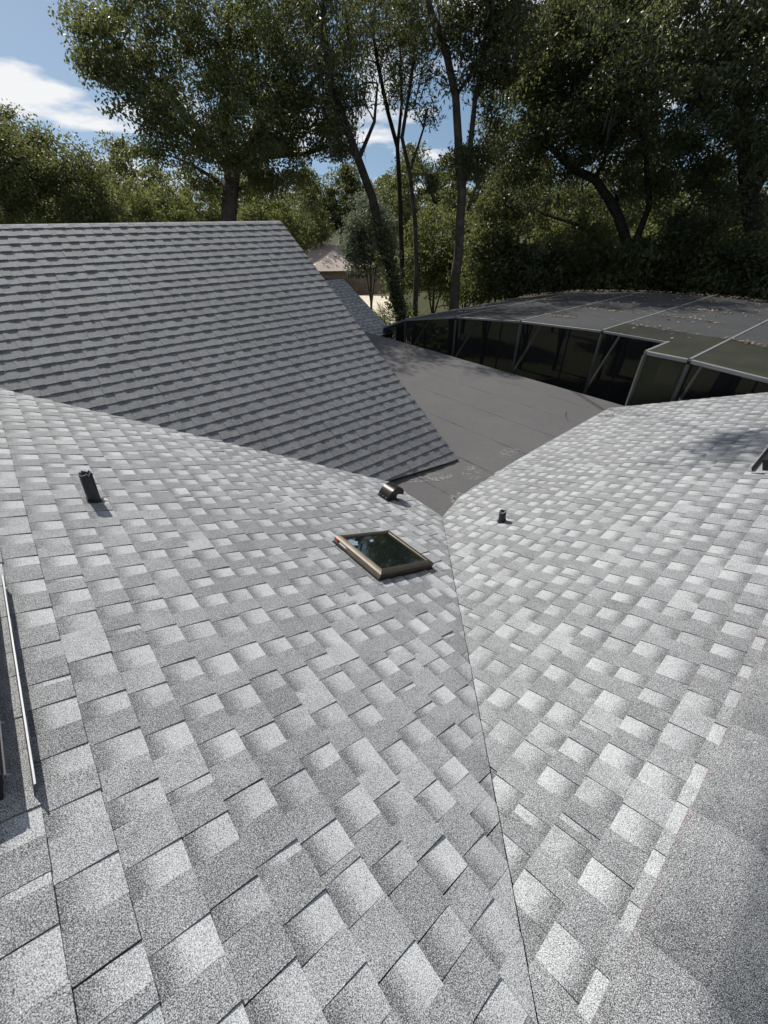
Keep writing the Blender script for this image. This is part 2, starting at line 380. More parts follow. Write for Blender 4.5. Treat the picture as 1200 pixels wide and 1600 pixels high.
def shingles(parent, pl, U, V, poly, expo, v_phase, t_base, t_tab, seed, lift=0.0, contrast=1.0, near_line=None, dtone=0.0):
    rng = random.Random(seed); vm = max(p[1] for p in poly) - 0.075; poly = clip(poly, [(-99, -99), (99, -99), (99, vm), (-99, vm)])
    us = [p[0] for p in poly]; vs = [p[1] for p in poly]
    k0 = math.floor((min(vs) - v_phase) / expo); k1 = math.ceil((max(vs) - v_phase) / expo)
    for k in range(k0, k1 + 1):
        vb = v_phase + k * expo; wob = rng.uniform(-0.004, 0.004); tilt = rng.uniform(-0.00015, 0.00015)
        u = min(us) - rng.uniform(0, 0.3); tab = rng.random() < 0.5
        sheet = rng.uniform(0.3, 1.0); course_tone = rng.uniform(-0.03, 0.03)
        while u < max(us):
            r = rng.random()
            w = (rng.uniform(0.085, 0.135) if tab else rng.uniform(0.08, 0.122))
            if r < 0.06: w = rng.uniform(0.025, 0.05)
            elif r > 0.96: w *= 1.4
            sheet -= w; joint = 0.0012
            if sheet < 0: sheet = 1.0; joint = 0.003; course_tone = rng.uniform(-0.045, 0.045)
            b0 = vb + wob + tilt * (u * 10); drop = rng.uniform(-0.002, 0.002)
            quad = [(u + joint, b0 + drop), (u + w, b0 + drop), (u + w + rng.uniform(-0.003, 0.003), b0 + expo + 0.022), (u + joint, b0 + expo + 0.022)]
            t = (t_tab if tab else t_base) + rng.uniform(-0.0007, 0.0007)
            if rng.random() < 0.05: t += 0.003
            cu, cv = u + w / 2, b0 + expo / 2
            if near_line is not None:
                dl = near_line(cu, cv)
                if dl < 0.35: t += 0.010 * rng.random()
            p = clip(quad, poly)
            if p and abs(area2(p)) > 2e-4:
                if tab:
                    m_ = 0.325 + course_tone + rng.uniform(-0.05, 0.05) + (0.16 if rng.random() < 0.12 else 0)
                    g_ = (m_ + 0.02, m_ + 0.02, m_ - 0.03)
                else:
                    hi_ = rng.choice([0.56, 0.62, 0.67, 0.71]) + rng.uniform(-0.04, 0.04)
                    g_ = (hi_, hi_ - 0.08, rng.uniform(0.13, 0.21))
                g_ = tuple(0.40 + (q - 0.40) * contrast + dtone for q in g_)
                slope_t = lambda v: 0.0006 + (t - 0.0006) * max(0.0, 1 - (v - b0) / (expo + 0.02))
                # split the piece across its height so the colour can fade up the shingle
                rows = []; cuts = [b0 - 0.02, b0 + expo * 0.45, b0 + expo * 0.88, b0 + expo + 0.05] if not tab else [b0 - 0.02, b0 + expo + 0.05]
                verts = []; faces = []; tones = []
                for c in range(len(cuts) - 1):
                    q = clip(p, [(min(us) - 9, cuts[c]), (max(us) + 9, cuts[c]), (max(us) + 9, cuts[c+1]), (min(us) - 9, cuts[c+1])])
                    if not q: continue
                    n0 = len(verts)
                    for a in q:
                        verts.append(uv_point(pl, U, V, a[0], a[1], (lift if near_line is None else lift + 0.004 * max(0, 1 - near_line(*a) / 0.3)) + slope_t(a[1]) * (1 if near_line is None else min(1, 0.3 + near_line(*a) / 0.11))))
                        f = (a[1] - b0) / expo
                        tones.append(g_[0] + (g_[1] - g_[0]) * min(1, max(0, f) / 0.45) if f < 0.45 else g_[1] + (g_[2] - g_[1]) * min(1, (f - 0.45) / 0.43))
                    faces.append(tuple(range(n0, len(verts))))
                if verts:
                    n0 = len(verts)
                    for a in p: verts.append(uv_point(pl, U, V, a[0], a[1], (lift if near_line is None else lift + 0.004 * max(0, 1 - near_line(*a) / 0.3)) + slope_t(a[1]) * (1 if near_line is None else min(1, 0.3 + near_line(*a) / 0.11))))
                    for a in p: verts.append(uv_point(pl, U, V, a[0], a[1], -0.003))
                    m = len(p); edge = 0.22
                    tones += [edge] * (2 * m)
                    faces += [(n0 + i, n0 + m + i, n0 + m + (i+1) % m, n0 + (i+1) % m) for i in range(m)]
                    c3 = uv_point(pl, U, V, sum(a[0] for a in p) / len(p), sum(a[1] for a in p) / len(p))
                    size = 0.0; s = proj(c3)
                    if -40 < s[0] < 1240 and -40 < s[1] < 1640:
                        sp = [proj(uv_point(pl, U, V, *a)) for a in p]; size = abs(area2(sp))
                    SUBS.append((size, parent, verts, faces, tones))
            u += w; tab = not tab
def line_dist(p, d, U, V):
    a = np.array(uv_of(p, U, V)); b = np.array(uv_of(p + d, U, V)); t = unit(b - a)
    return lambda u, v: abs((u - a[0]) * t[1] - (v - a[1]) * t[0])
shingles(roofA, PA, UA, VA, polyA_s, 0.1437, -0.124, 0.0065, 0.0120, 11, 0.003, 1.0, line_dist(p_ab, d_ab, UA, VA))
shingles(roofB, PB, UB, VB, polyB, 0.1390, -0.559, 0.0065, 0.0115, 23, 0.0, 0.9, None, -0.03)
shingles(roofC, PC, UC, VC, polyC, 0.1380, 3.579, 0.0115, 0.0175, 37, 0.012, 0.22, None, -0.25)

SUBS.sort(key=lambda s: -s[0])
def tone_attr(me, tones):
    a = me.attributes.new('tone', 'FLOAT', 'POINT'); a.data.foreach_set('value', np.array(tones, dtype=np.float32))
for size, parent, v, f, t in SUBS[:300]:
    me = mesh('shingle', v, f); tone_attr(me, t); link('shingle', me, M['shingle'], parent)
for parent in (roofA, roofB, roofC):
    V_, F_, T_ = [], [], []
    for size, par, v, f, t in SUBS[300:]:
        if par is not parent: continue
        n = len(V_); V_ += v; T_ += t; F_ += [tuple(i + n for i in q) for q in f]
    me = mesh('shingle_field', V_, F_); tone_attr(me, T_); tag(link('shingle_field', me, M['shingle'], parent), kind='stuff')

# ridge caps: short bent pieces laid over the ridge, each lapping the one before
def ridge_caps(parent, pl, U, V, v_ridge, back_down, u0, u1, step, half, seed, c=0.028):
    rng = random.Random(seed); u = u0
    n2 = np.cross(U, back_down); n2 = n2 * (1 if n2[2] > 0 else -1); bis = unit(pl['n'] + n2)
    Tx = unit(-V - bis * (-V @ bis)); slope = -(-V @ bis) / (-V @ Tx)
    while u < u1:
        h0, h1 = 0.0142 + rng.uniform(0, 0.0004), 0.0135; tone = 0.268 + rng.uniform(-0.004, 0.004)
        secs = []; w = half + rng.uniform(-0.003, 0.003)
        for uu, hh in ((u, h0), (min(u + step + 0.03, u1), h1)):
            r = uv_point(pl, U, V, uu, v_ridge) + bis * hh
            secs.append([r + Tx * (-x * w) - bis * slope * math.sqrt((x * w) ** 2 + c * c) for x in (-1.0, -0.7, -0.5, -0.35, -0.2, -0.1, 0.0, 0.1, 0.2, 0.35, 0.5, 0.7, 1.0)])
        n = len(secs[0]); verts = secs[0] + secs[1] + [p - bis * 0.006 for p in secs[0]] + [p - bis * 0.006 for p in secs[1]]
        faces = [(i, i+1, n+i+1, n+i) for i in range(n-1)] + [(i, 2*n+i, 2*n+i+1, i+1) for i in range(n-1)] + [(0, n, 3*n, 2*n), (n-1, 3*n-1, 4*n-1, 2*n-1)]
        me = mesh('ridge_cap', verts, faces, True); me.polygons.foreach_set('use_smooth', [i < n-1 for i in range(len(faces))])
        tone_attr(me, [tone] * (2*n) + [0.2] * (2*n)); link('ridge_cap', me, M['cap'], parent)
        u += step
sB = radians(22.6); backB = azv(138.3) * cos(sB) - ZV * sin(sB)
sC = radians(31.8); backC = azv(-39.5) * cos(sC) - ZV * sin(sC)
ridge_caps(roofB, PB, UB, VB, RIDGE_B, backB, uv_of(val_hi, UB, VB)[0] - 0.3, RAKE_B, 0.45, 0.16, 5)
ridge_caps(roofC, PC, UC, VC, RIDGE_C, backC, -6.4, RAKE_C, 0.24, 0.15, 6)

# hidden back slopes, walls and edge trim
def back_slope(name, pl, U, V, v_ridge, back, u0, u1, run):
    a = uv_point(pl, U, V, u0, v_ridge) + back * 0.06; b = uv_point(pl, U, V, u1, v_ridge) + back * 0.06; n = np.cross(b - a, back); n = unit(n) * (1 if n[2] > 0 else -1)
    return MB().prism([a - n * 0.14, b - n * 0.14, b + back * run - n * 0.14, a + back * run - n * 0.14], n * 0.138).build(name, M['far_shingle'], house)
roofBb = back_slope('wing_roof_back', PB, UB, VB, RIDGE_B, backB, uv_of(val_hi, UB, VB)[0], RAKE_B, 3.4)
back_slope('gable_roof_back', PC, UC, VC, RIDGE_C, backC, -6.5, RAKE_C, 4.2)
backA = azv(229.5) * cos(sB) - ZV * sin(sB)
back_slope('main_roof_back', PA, UA, VA, 1.3, backA, -3.0, 7.0, 3.4)

FLAT_N = unit(ZV * cos(radians(1.5)) + azv(49.5) * sin(radians(1.5)))
EB_ = azv(49.5); EA_ = azv(-40.5)
def flat_z(a, b): return -2.875 - (b - 2.9) * tan(radians(1.5))
def flat(a, b, h=0.0): return EA_ * a + EB_ * b + ZV * (flat_z(a, b) + h)
flat_roof = MB().prism([flat(-1.2, 1.6, -0.2), flat(-1.2, 8.42, -0.2), flat(12.2, 8.42, -0.2), flat(12.2, 1.6, -0.2)][::-1], ZV * 0.193).build('flat_roof', M['deck'], house)
tag(flat_roof, 'dark grey low slope roof of rolled sheets')
rng = random.Random(3); edges = [1.62, 2.5, 3.36, 4.24, 5.11, 5.99, 6.85, 7.7, 8.43]
for i in range(8):
    b0, b1 = edges[i], edges[i+1] + (0.07 if i < 7 else 0); na = 34; top = []; low = []
    for q in range(na + 1):
        a = -1.2 + 13.4 * q / na
        top.append([flat(a, b0 + 0.006 * sin(a * 2.1 + i), 0.003), flat(a, (b0 + b1) / 2, 0.0045), flat(a, b1 + 0.006 * sin(a * 1.7 + i * 2), 0.0095 + rng.uniform(0, 0.0015))])
    v = [p for r in top for p in r] + [r[2] - ZV * 0.011 for r in top]; n3 = (na + 1) * 3
    f = [(q*3+j, q*3+3+j, q*3+4+j, q*3+1+j) for q in range(na) for j in range(2)] + [(q*3+2, q*3+5, n3+q+1, n3+q) for q in range(na)]
    link('membrane_strip', mesh('membrane_strip', v, f), M['membrane'], flat_roof)
M['bleed'] = dusty('asphalt bleed line', (0.02, 0.02, 0.021), 0.30, 0.62, 14)
for i in range(1, 8):
    b0 = edges[i] + 0.07; v = []; f = []
    for q in range(45):
        a = -1.2 + 13.4 * q / 44; wv = 0.006 * sin(a * 1.7 + (i - 1) * 2); w = 0.012 + 0.005 * sin(a * 5.3 + i)
        v += [flat(a, b0 + wv + 0.004, 0.0128), flat(a, b0 + wv + 0.004 + w, 0.0122)]
        if q: f.append((2*q-2, 2*q, 2*q+1, 2*q-1))
    link('seam_bleed', mesh('seam_bleed', v, f), M['bleed'], flat_roof)
# drip edges
def drip(p, q, n_up, out, name='drip_edge'):
    mb = MB(); p = np.array(p); q = np.array(q)
    mb.box(p + n_up * 0.0, q - p, out * 0.006, -ZV * 0.09); mb.build(name, M['drip'], house)
drip(uv_point(PB, UB, VB, RAKE_B, EAVE_B, 0.004), uv_point(PB, UB, VB, RAKE_B, RIDGE_B, 0.004), PB['n'], UB)
drip(uv_point(PC, UC, VC, RAKE_C, 1.5, 0.002), uv_point(PC, UC, VC, RAKE_C, RIDGE_C, 0.002), PC['n'], UC)
drip(flat(-1.2, 8.43, 0.008), flat(12.2, 8.43, 0.008), ZV, EB_)
# walls
def wall(pts, vec, name='wall'): MB().prism(pts, vec).build(name, M['wall'], house)
def gable_wall(pl, U, V, u, v0, v1, back, run):
    a = uv_point(pl, U, V, u, v0, -0.15); r = uv_point(pl, U, V, u, v1, -0.15); c = r + back * run
    lo = lambda p: np.array([p[0], p[1], GROUND])
    wall([lo(a), a, r, c, lo(c)], -U * 0.2)
gable_wall(PB, UB, VB, RAKE_B - 0.35, EAVE_B + 0.4, RIDGE_B, backB, 3.0)
gable_wall(PC, UC, VC, RAKE_C - 0.3, 1.8, RIDGE_C, backC, 3.8)
fl = lambda a, b: np.array([*(EA_ * a + EB_ * b)[:2], GROUND])
wall([fl(-1.2, 7.9), fl(12.0, 7.9), flat(12.0, 7.9, -0.21), flat(-1.2, 7.9, -0.21)], -EB_ * 0.2)

# lower roof beyond the tall gable, with rows of dark shingles
PL = plane(140.5, 24.0, 0.0)
pt = at(603, 514, 14.2); dl = -float(PL['n'] @ pt); PL = plane(140.5, 24.0, dl); UL = UC; VL = -PL['down']
v_lo = float(pt @ VL) - 0.25; u_r = float(pt @ UL) + 0.12; v_hi = float(PL['hit'](540, 434) @ VL)
polyL = [(3.0, v_lo), (u_r, v_lo), (u_r + 0.12, v_hi), (3.0, v_hi)]
roofL = slab('lower_roof', PL, UL, VL, polyL, M['deck']); tag(roofL, 'small dark roof slope in dappled tree shade')
nS = len(SUBS); shingles(roofL, PL, UL, VL, polyL, 0.15, v_lo, 0.006, 0.011, 51, 0.002, 0.8)
V_, F_, T_ = [], [], []
for size, par, v, f, t in SUBS[nS:]:
    n = len(V_); V_ += v; T_ += t; F_ += [tuple(i + n for i in q) for q in f]
me = mesh('shingle_field', V_, F_); tone_attr(me, T_); tag(link('shingle_field', me, M['shingle'], roofL), kind='stuff')
r_ = uv_point(PB, UB, VB, 0.0, RIDGE_B); PBb = plane(138.3, 22.6, 0.0); PBb = plane(138.3, 22.6, -float(PBb['n'] @ r_)); VBb = -PBb['down']; vr = float(r_ @ VBb)
nS = len(SUBS); shingles(roofBb, PBb, UB, VBb, [(0.12, vr - 3.3), (RAKE_B, vr - 3.3), (RAKE_B, vr), (0.12, vr)], 0.139, vr - 3.3, 0.0065, 0.0115, 61)
V_, F_, T_ = [], [], []
for size, par, v, f, t in SUBS[nS:]:
    n = len(V_); V_ += v; T_ += t; F_ += [tuple(i + n for i in q) for q in f]
me = mesh('shingle_field', V_, F_); tone_attr(me, T_); tag(link('shingle_field', me, M['shingle'], roofBb), kind='stuff')
sL = radians(24); back_slope('lower_roof_back', PL, UL, VL, v_hi, azv(-39.5) * cos(sL) - ZV * sin(sL), 3.0, u_r + 0.12, 3.0)
lw = [uv_point(PL, UL, VL, u_r - 0.2, v_lo + 0.1, -0.15), uv_point(PL, UL, VL, u_r - 0.2, v_hi, -0.15)]
lw.append(lw[1] + (azv(-39.5) * cos(sL) - ZV * sin(sL)) * 2.8)
wall([np.array([lw[0][0], lw[0][1], GROUND]), lw[0], lw[1], lw[2], np.array([lw[2][0], lw[2][1], GROUND])], -UL * 0.2)

# chalk line along the cap edge, dust scuffs on the flat roof
v_, f_ = [], []
for i in range(60):
    u = 0.66 + i * 0.028; j = random.Random(i).uniform(-0.003, 0.003)
    p = [uv_point(PB, UB, VB, u + du, -0.376 + 0.003 * i / 60 * -5 + j + dv, 0.013) for du, dv in ((0, -0.006), (0.0279, -0.006), (0.0279, 0.007), (0, 0.007))]
    v_ += p; f_.append((4*i, 4*i+1, 4*i+2, 4*i+3))
link('chalk_line', mesh('chalk_line', v_, f_), M['chalk'], roofB)
def scuff(px, py, pts):
    c = None; v = []
    for x, y in pts:
        r = ray(x, y); t = (-2.93) / r[2]; q = r * t; a, b = float(q @ EA_), float(q @ EB_); v.append(flat(a, b, 0.0145))
    link('dust_scuff', mesh('dust_scuff', v, [tuple(range(len(v)))]), M['dust'], flat_roof)
scuff(0, 0, [(718, 742), (735, 728), (752, 738), (756, 750), (742, 756), (728, 752)])
scuff(0, 0, [(622, 752), (660, 744), (700, 742), (715, 748), (690, 756), (640, 760)])
scuff(0, 0, [(775, 708), (790, 700), (812, 702), (806, 712), (785, 718)])
scuff(0, 0, [(700, 780), (716, 772), (722, 782), (706, 795)])

# ------------------------------------------------------------------ ground, driveway, pool deck
R_ = 900
tag(link('ground', mesh('ground', [(-R_, -R_, GROUND), (R_, -R_, GROUND), (R_, R_, GROUND), (-R_, R_, GROUND)], [(0, 1, 2, 3)]), M['ground']), kind='structure')
def ground_pt(px, py, h=0.0):
    r = ray(px, py); return r * ((GROUND + h) / r[2])
dv = [ground_pt(x, y, 0.006) for x, y in [(552, 462), (606, 458), (612, 470), (640, 510), (655, 560), (600, 560), (585, 500)]]
tag(link('driveway', mesh('driveway', dv, [tuple(range(len(dv)))]), M['sand']), kind='structure')
M['paver'] = plain_mat('tan pool deck', (0.20, 0.155, 0.12), 0.85, 0, 0.25, 3)
dk = [fl(12, 8.0), fl(12, 16), fl(-6, 16), fl(-6, 8.0)]
tag(link('pool_deck', mesh('pool_deck', [p + ZV * 0.02 for p in dk], [(0, 1, 2, 3)]), M['paver']), kind='structure')

# ------------------------------------------------------------------ roof fittings
def frameA(u, v, h=0.0): return uv_point(PA, UA, VA, u, v, h)
nA = PA['n']; dA = PA['down']; nB = PB['n']

# skylight: bronze frame of four rails on a dark curb
u0, u1, d0, d1 = 1.625, 2.175, 2.05, 2.645
sky = thing('skylight', frameA((u0+u1)/2, -(d0+d1)/2), 'square skylight with bronze frame and dark glass beside the valley', 'skylight')
H0, H1 = 0.0, 0.062
MB().box(frameA(u0+.02, -d0-.02, -0.002), UA*(u1-u0-.04), dA*(d1-d0-.04), nA*(H1-0.01)).build('curb', M['blackmetal'], sky)
def rail(p, q, inward, name, mat):
    p = np.array(p); q = np.array(q); ax = unit(q - p); w = 0.046
    prof = [(0.0, 0.012), (-0.004, 0.035), (-0.006, 0.058), (0.004, 0.070), (0.020, 0.076), (w-0.008, 0.074), (w, 0.068), (w, 0.045), (0.01, 0.035), (0.012, 0.012)]
    n = len(prof); v = []
    for end, sgn in ((p, 1), (q, -1)):
        for x, h in prof: v.append(end + inward * x + nA * h + ax * sgn * x)
    f = [tuple(range(n)), tuple(reversed(range(n, 2*n)))] + [(i, n+i, n+(i+1) % n, (i+1) % n) for i in range(n)]
    return MB().add(v, f).build(name, mat, sky)
c00, c10, c11, c01 = frameA(u0, -d0), frameA(u1, -d0), frameA(u1, -d1), frameA(u0, -d1)
rail(c00, c10, dA, 'frame_rail', M['bronze_lit']); rail(c10, c11, -UA, 'frame_rail', M['bronze'])
rail(c11, c01, -dA, 'frame_rail', M['bronze']); rail(c01, c00, UA, 'frame_rail', M['bronze'])
MB().box(frameA(u0+.04, -d0-.04, 0.052), UA*(u1-u0-.08), dA*(d1-d0-.08), nA*0.010).build('glass_pane', M['glass'], sky)
for i, (uu, dd, w, l) in enumerate([(2.055, 2.135, 0.10, 0.10), (2.05, 2.33, 0.03, 0.07)]):  # corner label, and a pale patch painted as a sky reflection
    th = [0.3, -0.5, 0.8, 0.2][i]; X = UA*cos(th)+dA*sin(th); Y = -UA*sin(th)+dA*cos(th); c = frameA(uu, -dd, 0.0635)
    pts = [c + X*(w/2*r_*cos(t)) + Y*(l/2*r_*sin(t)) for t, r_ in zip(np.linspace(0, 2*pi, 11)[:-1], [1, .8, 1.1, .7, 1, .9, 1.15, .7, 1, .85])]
    MB().prism(pts, nA*0.0008).build('label_reflection_patch', M['label_reflection'], sky)
face_in = dA
def strip(uu0, uu1, h0, h1, mat, name): MB().box(frameA(uu0, -d0+0.0075, h0), UA*(uu1-uu0), nA*(h1-h0), -dA*0.0012).build(name, mat, sky)
strip(2.135, 2.165, 0.036, 0.058, M['red'], 'label_sticker'); strip(2.02, 2.105, 0.036, 0.048, M['white'], 'label_sticker'); strip(2.11, 2.13, 0.036, 0.054, M['blackmetal'], 'label_sticker')
# flashing apron under the frame
MB().box(frameA(u0-.012, -d0+.012, 0.010), UA*(u1-u0+.024), dA*(d1-d0+.024), nA*0.006).build('flashing', M['blackmetal'], sky)

# plumbing vent pipes
def vent_pipe(base, n, r, length, lean, label, flap):
    ax = unit(ZV*0.80 + n*0.20) if lean is None else unit(lean)
    X = unit(np.cross(ax, [0.2, 0.9, 0.1])); Y = np.cross(ax, X); rg = random.Random(int(r*1e4))
    root = thing('vent_pipe', base, label, 'vent pipe')
    N = 22; jag = {2: [rg.uniform(-0.012, 0.01) for _ in range(N)]}; jag[3] = [q*0.8 for q in jag[2]]
    o = np.array(base) - ax*0.06
    MB().lathe(o, X, Y, ax, [(r*1.03, 0.0), (r*1.0, 0.10), (r, length+0.06), (r*0.9, length+0.058), (r*0.86, length-0.09), (0.001, length-0.1)], N, jag).build('pipe', M['boot'], root, True)
    rim = [o + (X*cos(2*pi*k/N) + Y*sin(2*pi*k/N))*r*0.97 + ax*(length+0.061+jag[2][k]) for k in range(N+1) for _ in (0,) if k < N]; rim.append(rim[0])
    MB().tube(rim, [0.0028]*len(rim), 5).build('rim', M['galv'], root)
    t1 = unit(np.cross(n, [0.3, 0.8, 0])); t2 = np.cross(n, t1)
    ring = [np.array(base) + (t1*cos(a) + t2*sin(a))*r*1.35 + n*0.011 for a in np.linspace(0, 2*pi, 19)[:-1]]
    MB().prism(ring, n*0.006).build('boot_collar', M['boot'], root)
    if flap is not None:
        b = np.array(base) + n*0.012; MB().prism([b + flap*r*0.7, b + flap*(r*2.2) + n*0.015, b + flap*r*0.8 + np.cross(n, flap)*r*0.8], n*0.004).build('boot_flap', M['boot'], root)
    return root
vent_pipe(frameA(3.01, -0.624, 0.008), nA, 0.037, 0.205, ZV*0.82 + nA*0.25, 'tall black vent pipe with ragged bright rim on the left slope', dA)
vent_pipe(uv_point(PB, UB, VB, 3.066, -2.514, 0.008), nB, 0.034, 0.125, None, 'short black vent pipe on the bright right slope', None)

HS = 0.80
# curved exhaust hood: sheet bent up and over, open on its downhill side
hb = frameA(2.87, -3.30); hw = 0.16
hood = thing('exhaust_hood', hb, 'small dark curved metal exhaust hood near the eave above the flat roof', 'roof vent')
outer = [(0.0, 0.0), (0.012, 0.06), (0.035, 0.115), (0.07, 0.155), (0.115, 0.178), (0.165, 0.182), (0.21, 0.17), (0.245, 0.145), (0.262, 0.11), (0.265, 0.085)]
inner = [(0.265, 0.085), (0.175, 0.090), (0.150, 0.075), (0.185, 0.0)]
outer = [(x*HS*1.12, h*HS*1.1) for x, h in outer]; inner = [(x*HS*1.12, h*HS*1.1) for x, h in inner]
vv = []
for s in (0, 1):
    for x, h in outer: vv.append(hb + UA*(hw*s) + dA*x + nA*(h + 0.012))
n = len(outer)
sheet = MB().add(vv + [p - nA*0.004 + dA*0.0 for p in vv], [(i, i+1, n+i+1, n+i) for i in range(n-1)] + [(2*n+i, 3*n+i, 3*n+i+1, 2*n+i+1) for i in range(n-1)] + [(n-1, 3*n-1, 4*n-1, 2*n-1)])
sheet.build('hood_sheet', M['hood'], hood, True)
for s in (0.002, hw-0.004):
    MB().prism([hb + UA*s + dA*x + nA*(h + 0.010) for x, h in outer + inner[1:]], UA*0.002).build('side_cheek', M['hood'], hood)
MB().box(hb - dA*0.012 - UA*0.015 + nA*0.009, UA*(hw+0.03), dA*0.22, nA*0.003).build('base_flange', M['hood'], hood)
MB().box(hb + dA*0.13 + UA*0.01 + nA*0.02, UA*(hw-0.02), nA*0.05, dA*0.002).build('throat_screen', M['blackmetal'], hood)
for s in (0.03, 0.08, 0.13): MB().lathe(hb + dA*0.006 + UA*s + nA*0.035 - dA*0.002, UA, nA, -dA, [(0.006, 0), (0.006, 0.003), (0.001, 0.004)], 8).build('rivet', M['galv'], hood)

# off ridge attic vents: black box with a slotted lip standing in front of its downhill mouth
def attic_vent(pt, U, dn, n, length, label, lip_h=0.055, box_h=0.105):
    root = thing('attic_vent', pt, label, 'roof vent', None); o = np.array(pt, float)
    MB().box(o - U*0.03 + dn*0.0 + n*0.009, U*(length+0.06), dn*(-0.62), n*0.003).build('base_flange', M['far_shingle'], root)
    lip = MB(); lip.box(o + dn*0.0 + n*0.010 + U*0.0, U*length, -dn*0.003, n*lip_h); lip.build('lip', M['galv_dark'], root)
    MB().box(o + n*(0.010+lip_h) - dn*0.004 - U*0.001, U*(length+0.002), dn*0.005, n*0.003).build('lip_hem', M['galv'], root)
    b0 = o - dn*0.066 + n*0.012
    prof = [(0, 0), (0, box_h - 0.006), (-0.006, box_h), (-0.24, box_h + 0.01), (-0.46, 0.02), (-0.46, 0)]
    hd = MB(); hd.prism([b0 + dn*x + n*h + U*0.03 for x, h in prof], U*(length-0.06)); hd.build('hood_box', M['blackmetal'], root)
    MB().box(b0 + U*0.028 + n*(box_h - 0.014) + dn*0.002, U*(length-0.056), dn*0.004, n*0.010).build('drip_bead', M['galv_dark'], root)
    k = 0.09
    while k < length - 0.05:
        MB().lathe(b0 + U*k + n*0.02 + dn*0.001, U, n, dn, [(0.007, 0), (0.006, 0.008), (0.003, 0.016), (0.001, 0.018)], 8).build('screw', M['galv'], root); k += 0.20
    return root
M['galv_dark'] = plain_mat('black coated metal', (0.03, 0.03, 0.032), 0.45, 0.3, 0.2, 12)
attic_vent(frameA(1.03, -0.115), UA, dA, nA, 1.10, 'black metal attic vent with a bright raised lip, cut by the left picture edge')
attic_vent(uv_point(PB, UB, VB, 4.60, -0.93), UB, PB['down'], nB, 1.22, 'black metal attic vent on the right slope beside a leaf shadow', 0.05, 0.10)

# fallen twigs
def twig(base, dirv, n, length, label, leaves, mat_l, seed):
    rg = random.Random(seed); d = unit(dirv - n*(dirv @ n)); s = np.cross(n, d); pts = [np.array(base)]
    for i in range(6): pts.append(pts[-1] + d*length/6 + s*rg.uniform(-1, 1)*length*0.05 + n*rg.uniform(-0.002, 0.006))
    root = thing('fallen_twig', base, label, 'twig'); MB().tube(pts, [0.004 - 0.0004*i for i in range(7)], 5).build('stem', M['bark_dark'], root)
    for i in range(leaves):
        p = pts[rg.randint(2, 6)]; a = rg.uniform(0, 2*pi); ld = unit(d*cos(a) + s*sin(a) + n*0.35); lw = np.cross(ld, n)*0.012
        MB().add([p, p + ld*0.035 + lw, p + ld*0.07 + n*0.004, p + ld*0.035 - lw], [(0, 1, 2, 3)]).build('leaf', mat_l, root)
twig(uv_point(PB, UB, VB, 7.3, -3.52, 0.016), -UB*0.3 + VB, nB, 0.32, 'leafy twig lying on the pale shingle edge by the flat roof', 12, M['leaf_bright'], 3)
q = ray(885, 643); q = q*(-2.97/q[2]); twig(flat(float(q @ EA_), float(q @ EB_), 0.02), EA_*-0.4 + EB_*-0.6, ZV, 0.42, 'bare thin twig lying on the dark flat roof', 0, M['oak'], 4)

# ------------------------------------------------------------------ pool enclosure
cage = thing('pool_enclosure', EA_*5 + EB_*11 + ZV*GROUND, 'dark screened pool enclosure with pale beams and leaf litter behind the flat roof', 'pool cage')
prof_a = [(10.6, -2.96), (9.62, -2.59), (7.70, -2.24), (5.76, -2.05), (3.88, -1.945), (1.99, -1.93), (0.10, -2.02), (-1.8, -2.2), (-3.7, -2.45), (-5.2, -2.9)]
def cz(a):
    for (a0, z0), (a1, z1) in zip(prof_a, prof_a[1:]):
        if a0 >= a >= a1: return z0 + (z1 - z0) * (a0 - a) / (a0 - a1)
    return -2.5
def cp(a, b, h=0.0): return EA_*a + EB_*b + ZV*(cz(a) + h)
BF, BN, BK = 9.04, 8.08, 15.3; AN = 2.66
purl = [10.0, 11.4, 12.8, 14.2]
def cbar(p, q, w, h, name, mat): MB().bar(p, q, w, h).build(name, mat, cage)
def lo(p, z=GROUND): return np.array([p[0], p[1], z])
for a, z in prof_a:                                     # rafters along b
    bf = BN if a < AN else BF
    cbar(cp(a, bf), cp(a, BK), 0.045, 0.08, 'rafter', M['alu'])
    for b in (bf, BK): cbar(lo(cp(a, b)), cp(a, b, -0.05), 0.05, 0.06, 'post', M['alu_dark'])
    if -2 < a < 10: cbar(cp(a, bf + 0.03, -1.15), cp(a, bf + 1.05, -0.06), 0.045, 0.045, 'brace', M['alu_pale'])
cbar(lo(cp(AN, BN)), cp(AN, BN, -0.05), 0.05, 0.06, 'post', M['alu_dark'])
cbar(cp(AN, BN), cp(AN, BF), 0.05, 0.07, 'rafter', M['alu'])
for b in purl + [BF, BK]:
    for (a0, z0), (a1, z1) in zip(prof_a, prof_a[1:]):
        if b == BF and a0 < AN and False: continue
        cbar(cp(a0 - 0.03, b), cp(a1 + 0.03, b), 0.026 if b in purl else 0.036, 0.03 if b in purl else 0.045, 'purlin', M['alu'])
na_ = [AN] + [a for a, z in prof_a if a < AN]
for a0, a1 in zip(na_, na_[1:]): cbar(cp(a0 - 0.03, BN), cp(a1 + 0.03, BN), 0.05, 0.06, 'purlin', M['alu'])
for b in [10.9, 12.8, 14.2]:
    cbar(lo(cp(10.6, b)), cp(10.6, b, -0.05), 0.05, 0.06, 'post', M['alu_dark'])
def panel(pts, mat): link('screen_panel', mesh('screen_panel', pts, [tuple(range(len(pts)))]), mat, cage)
bs = [BF] + purl + [BK]
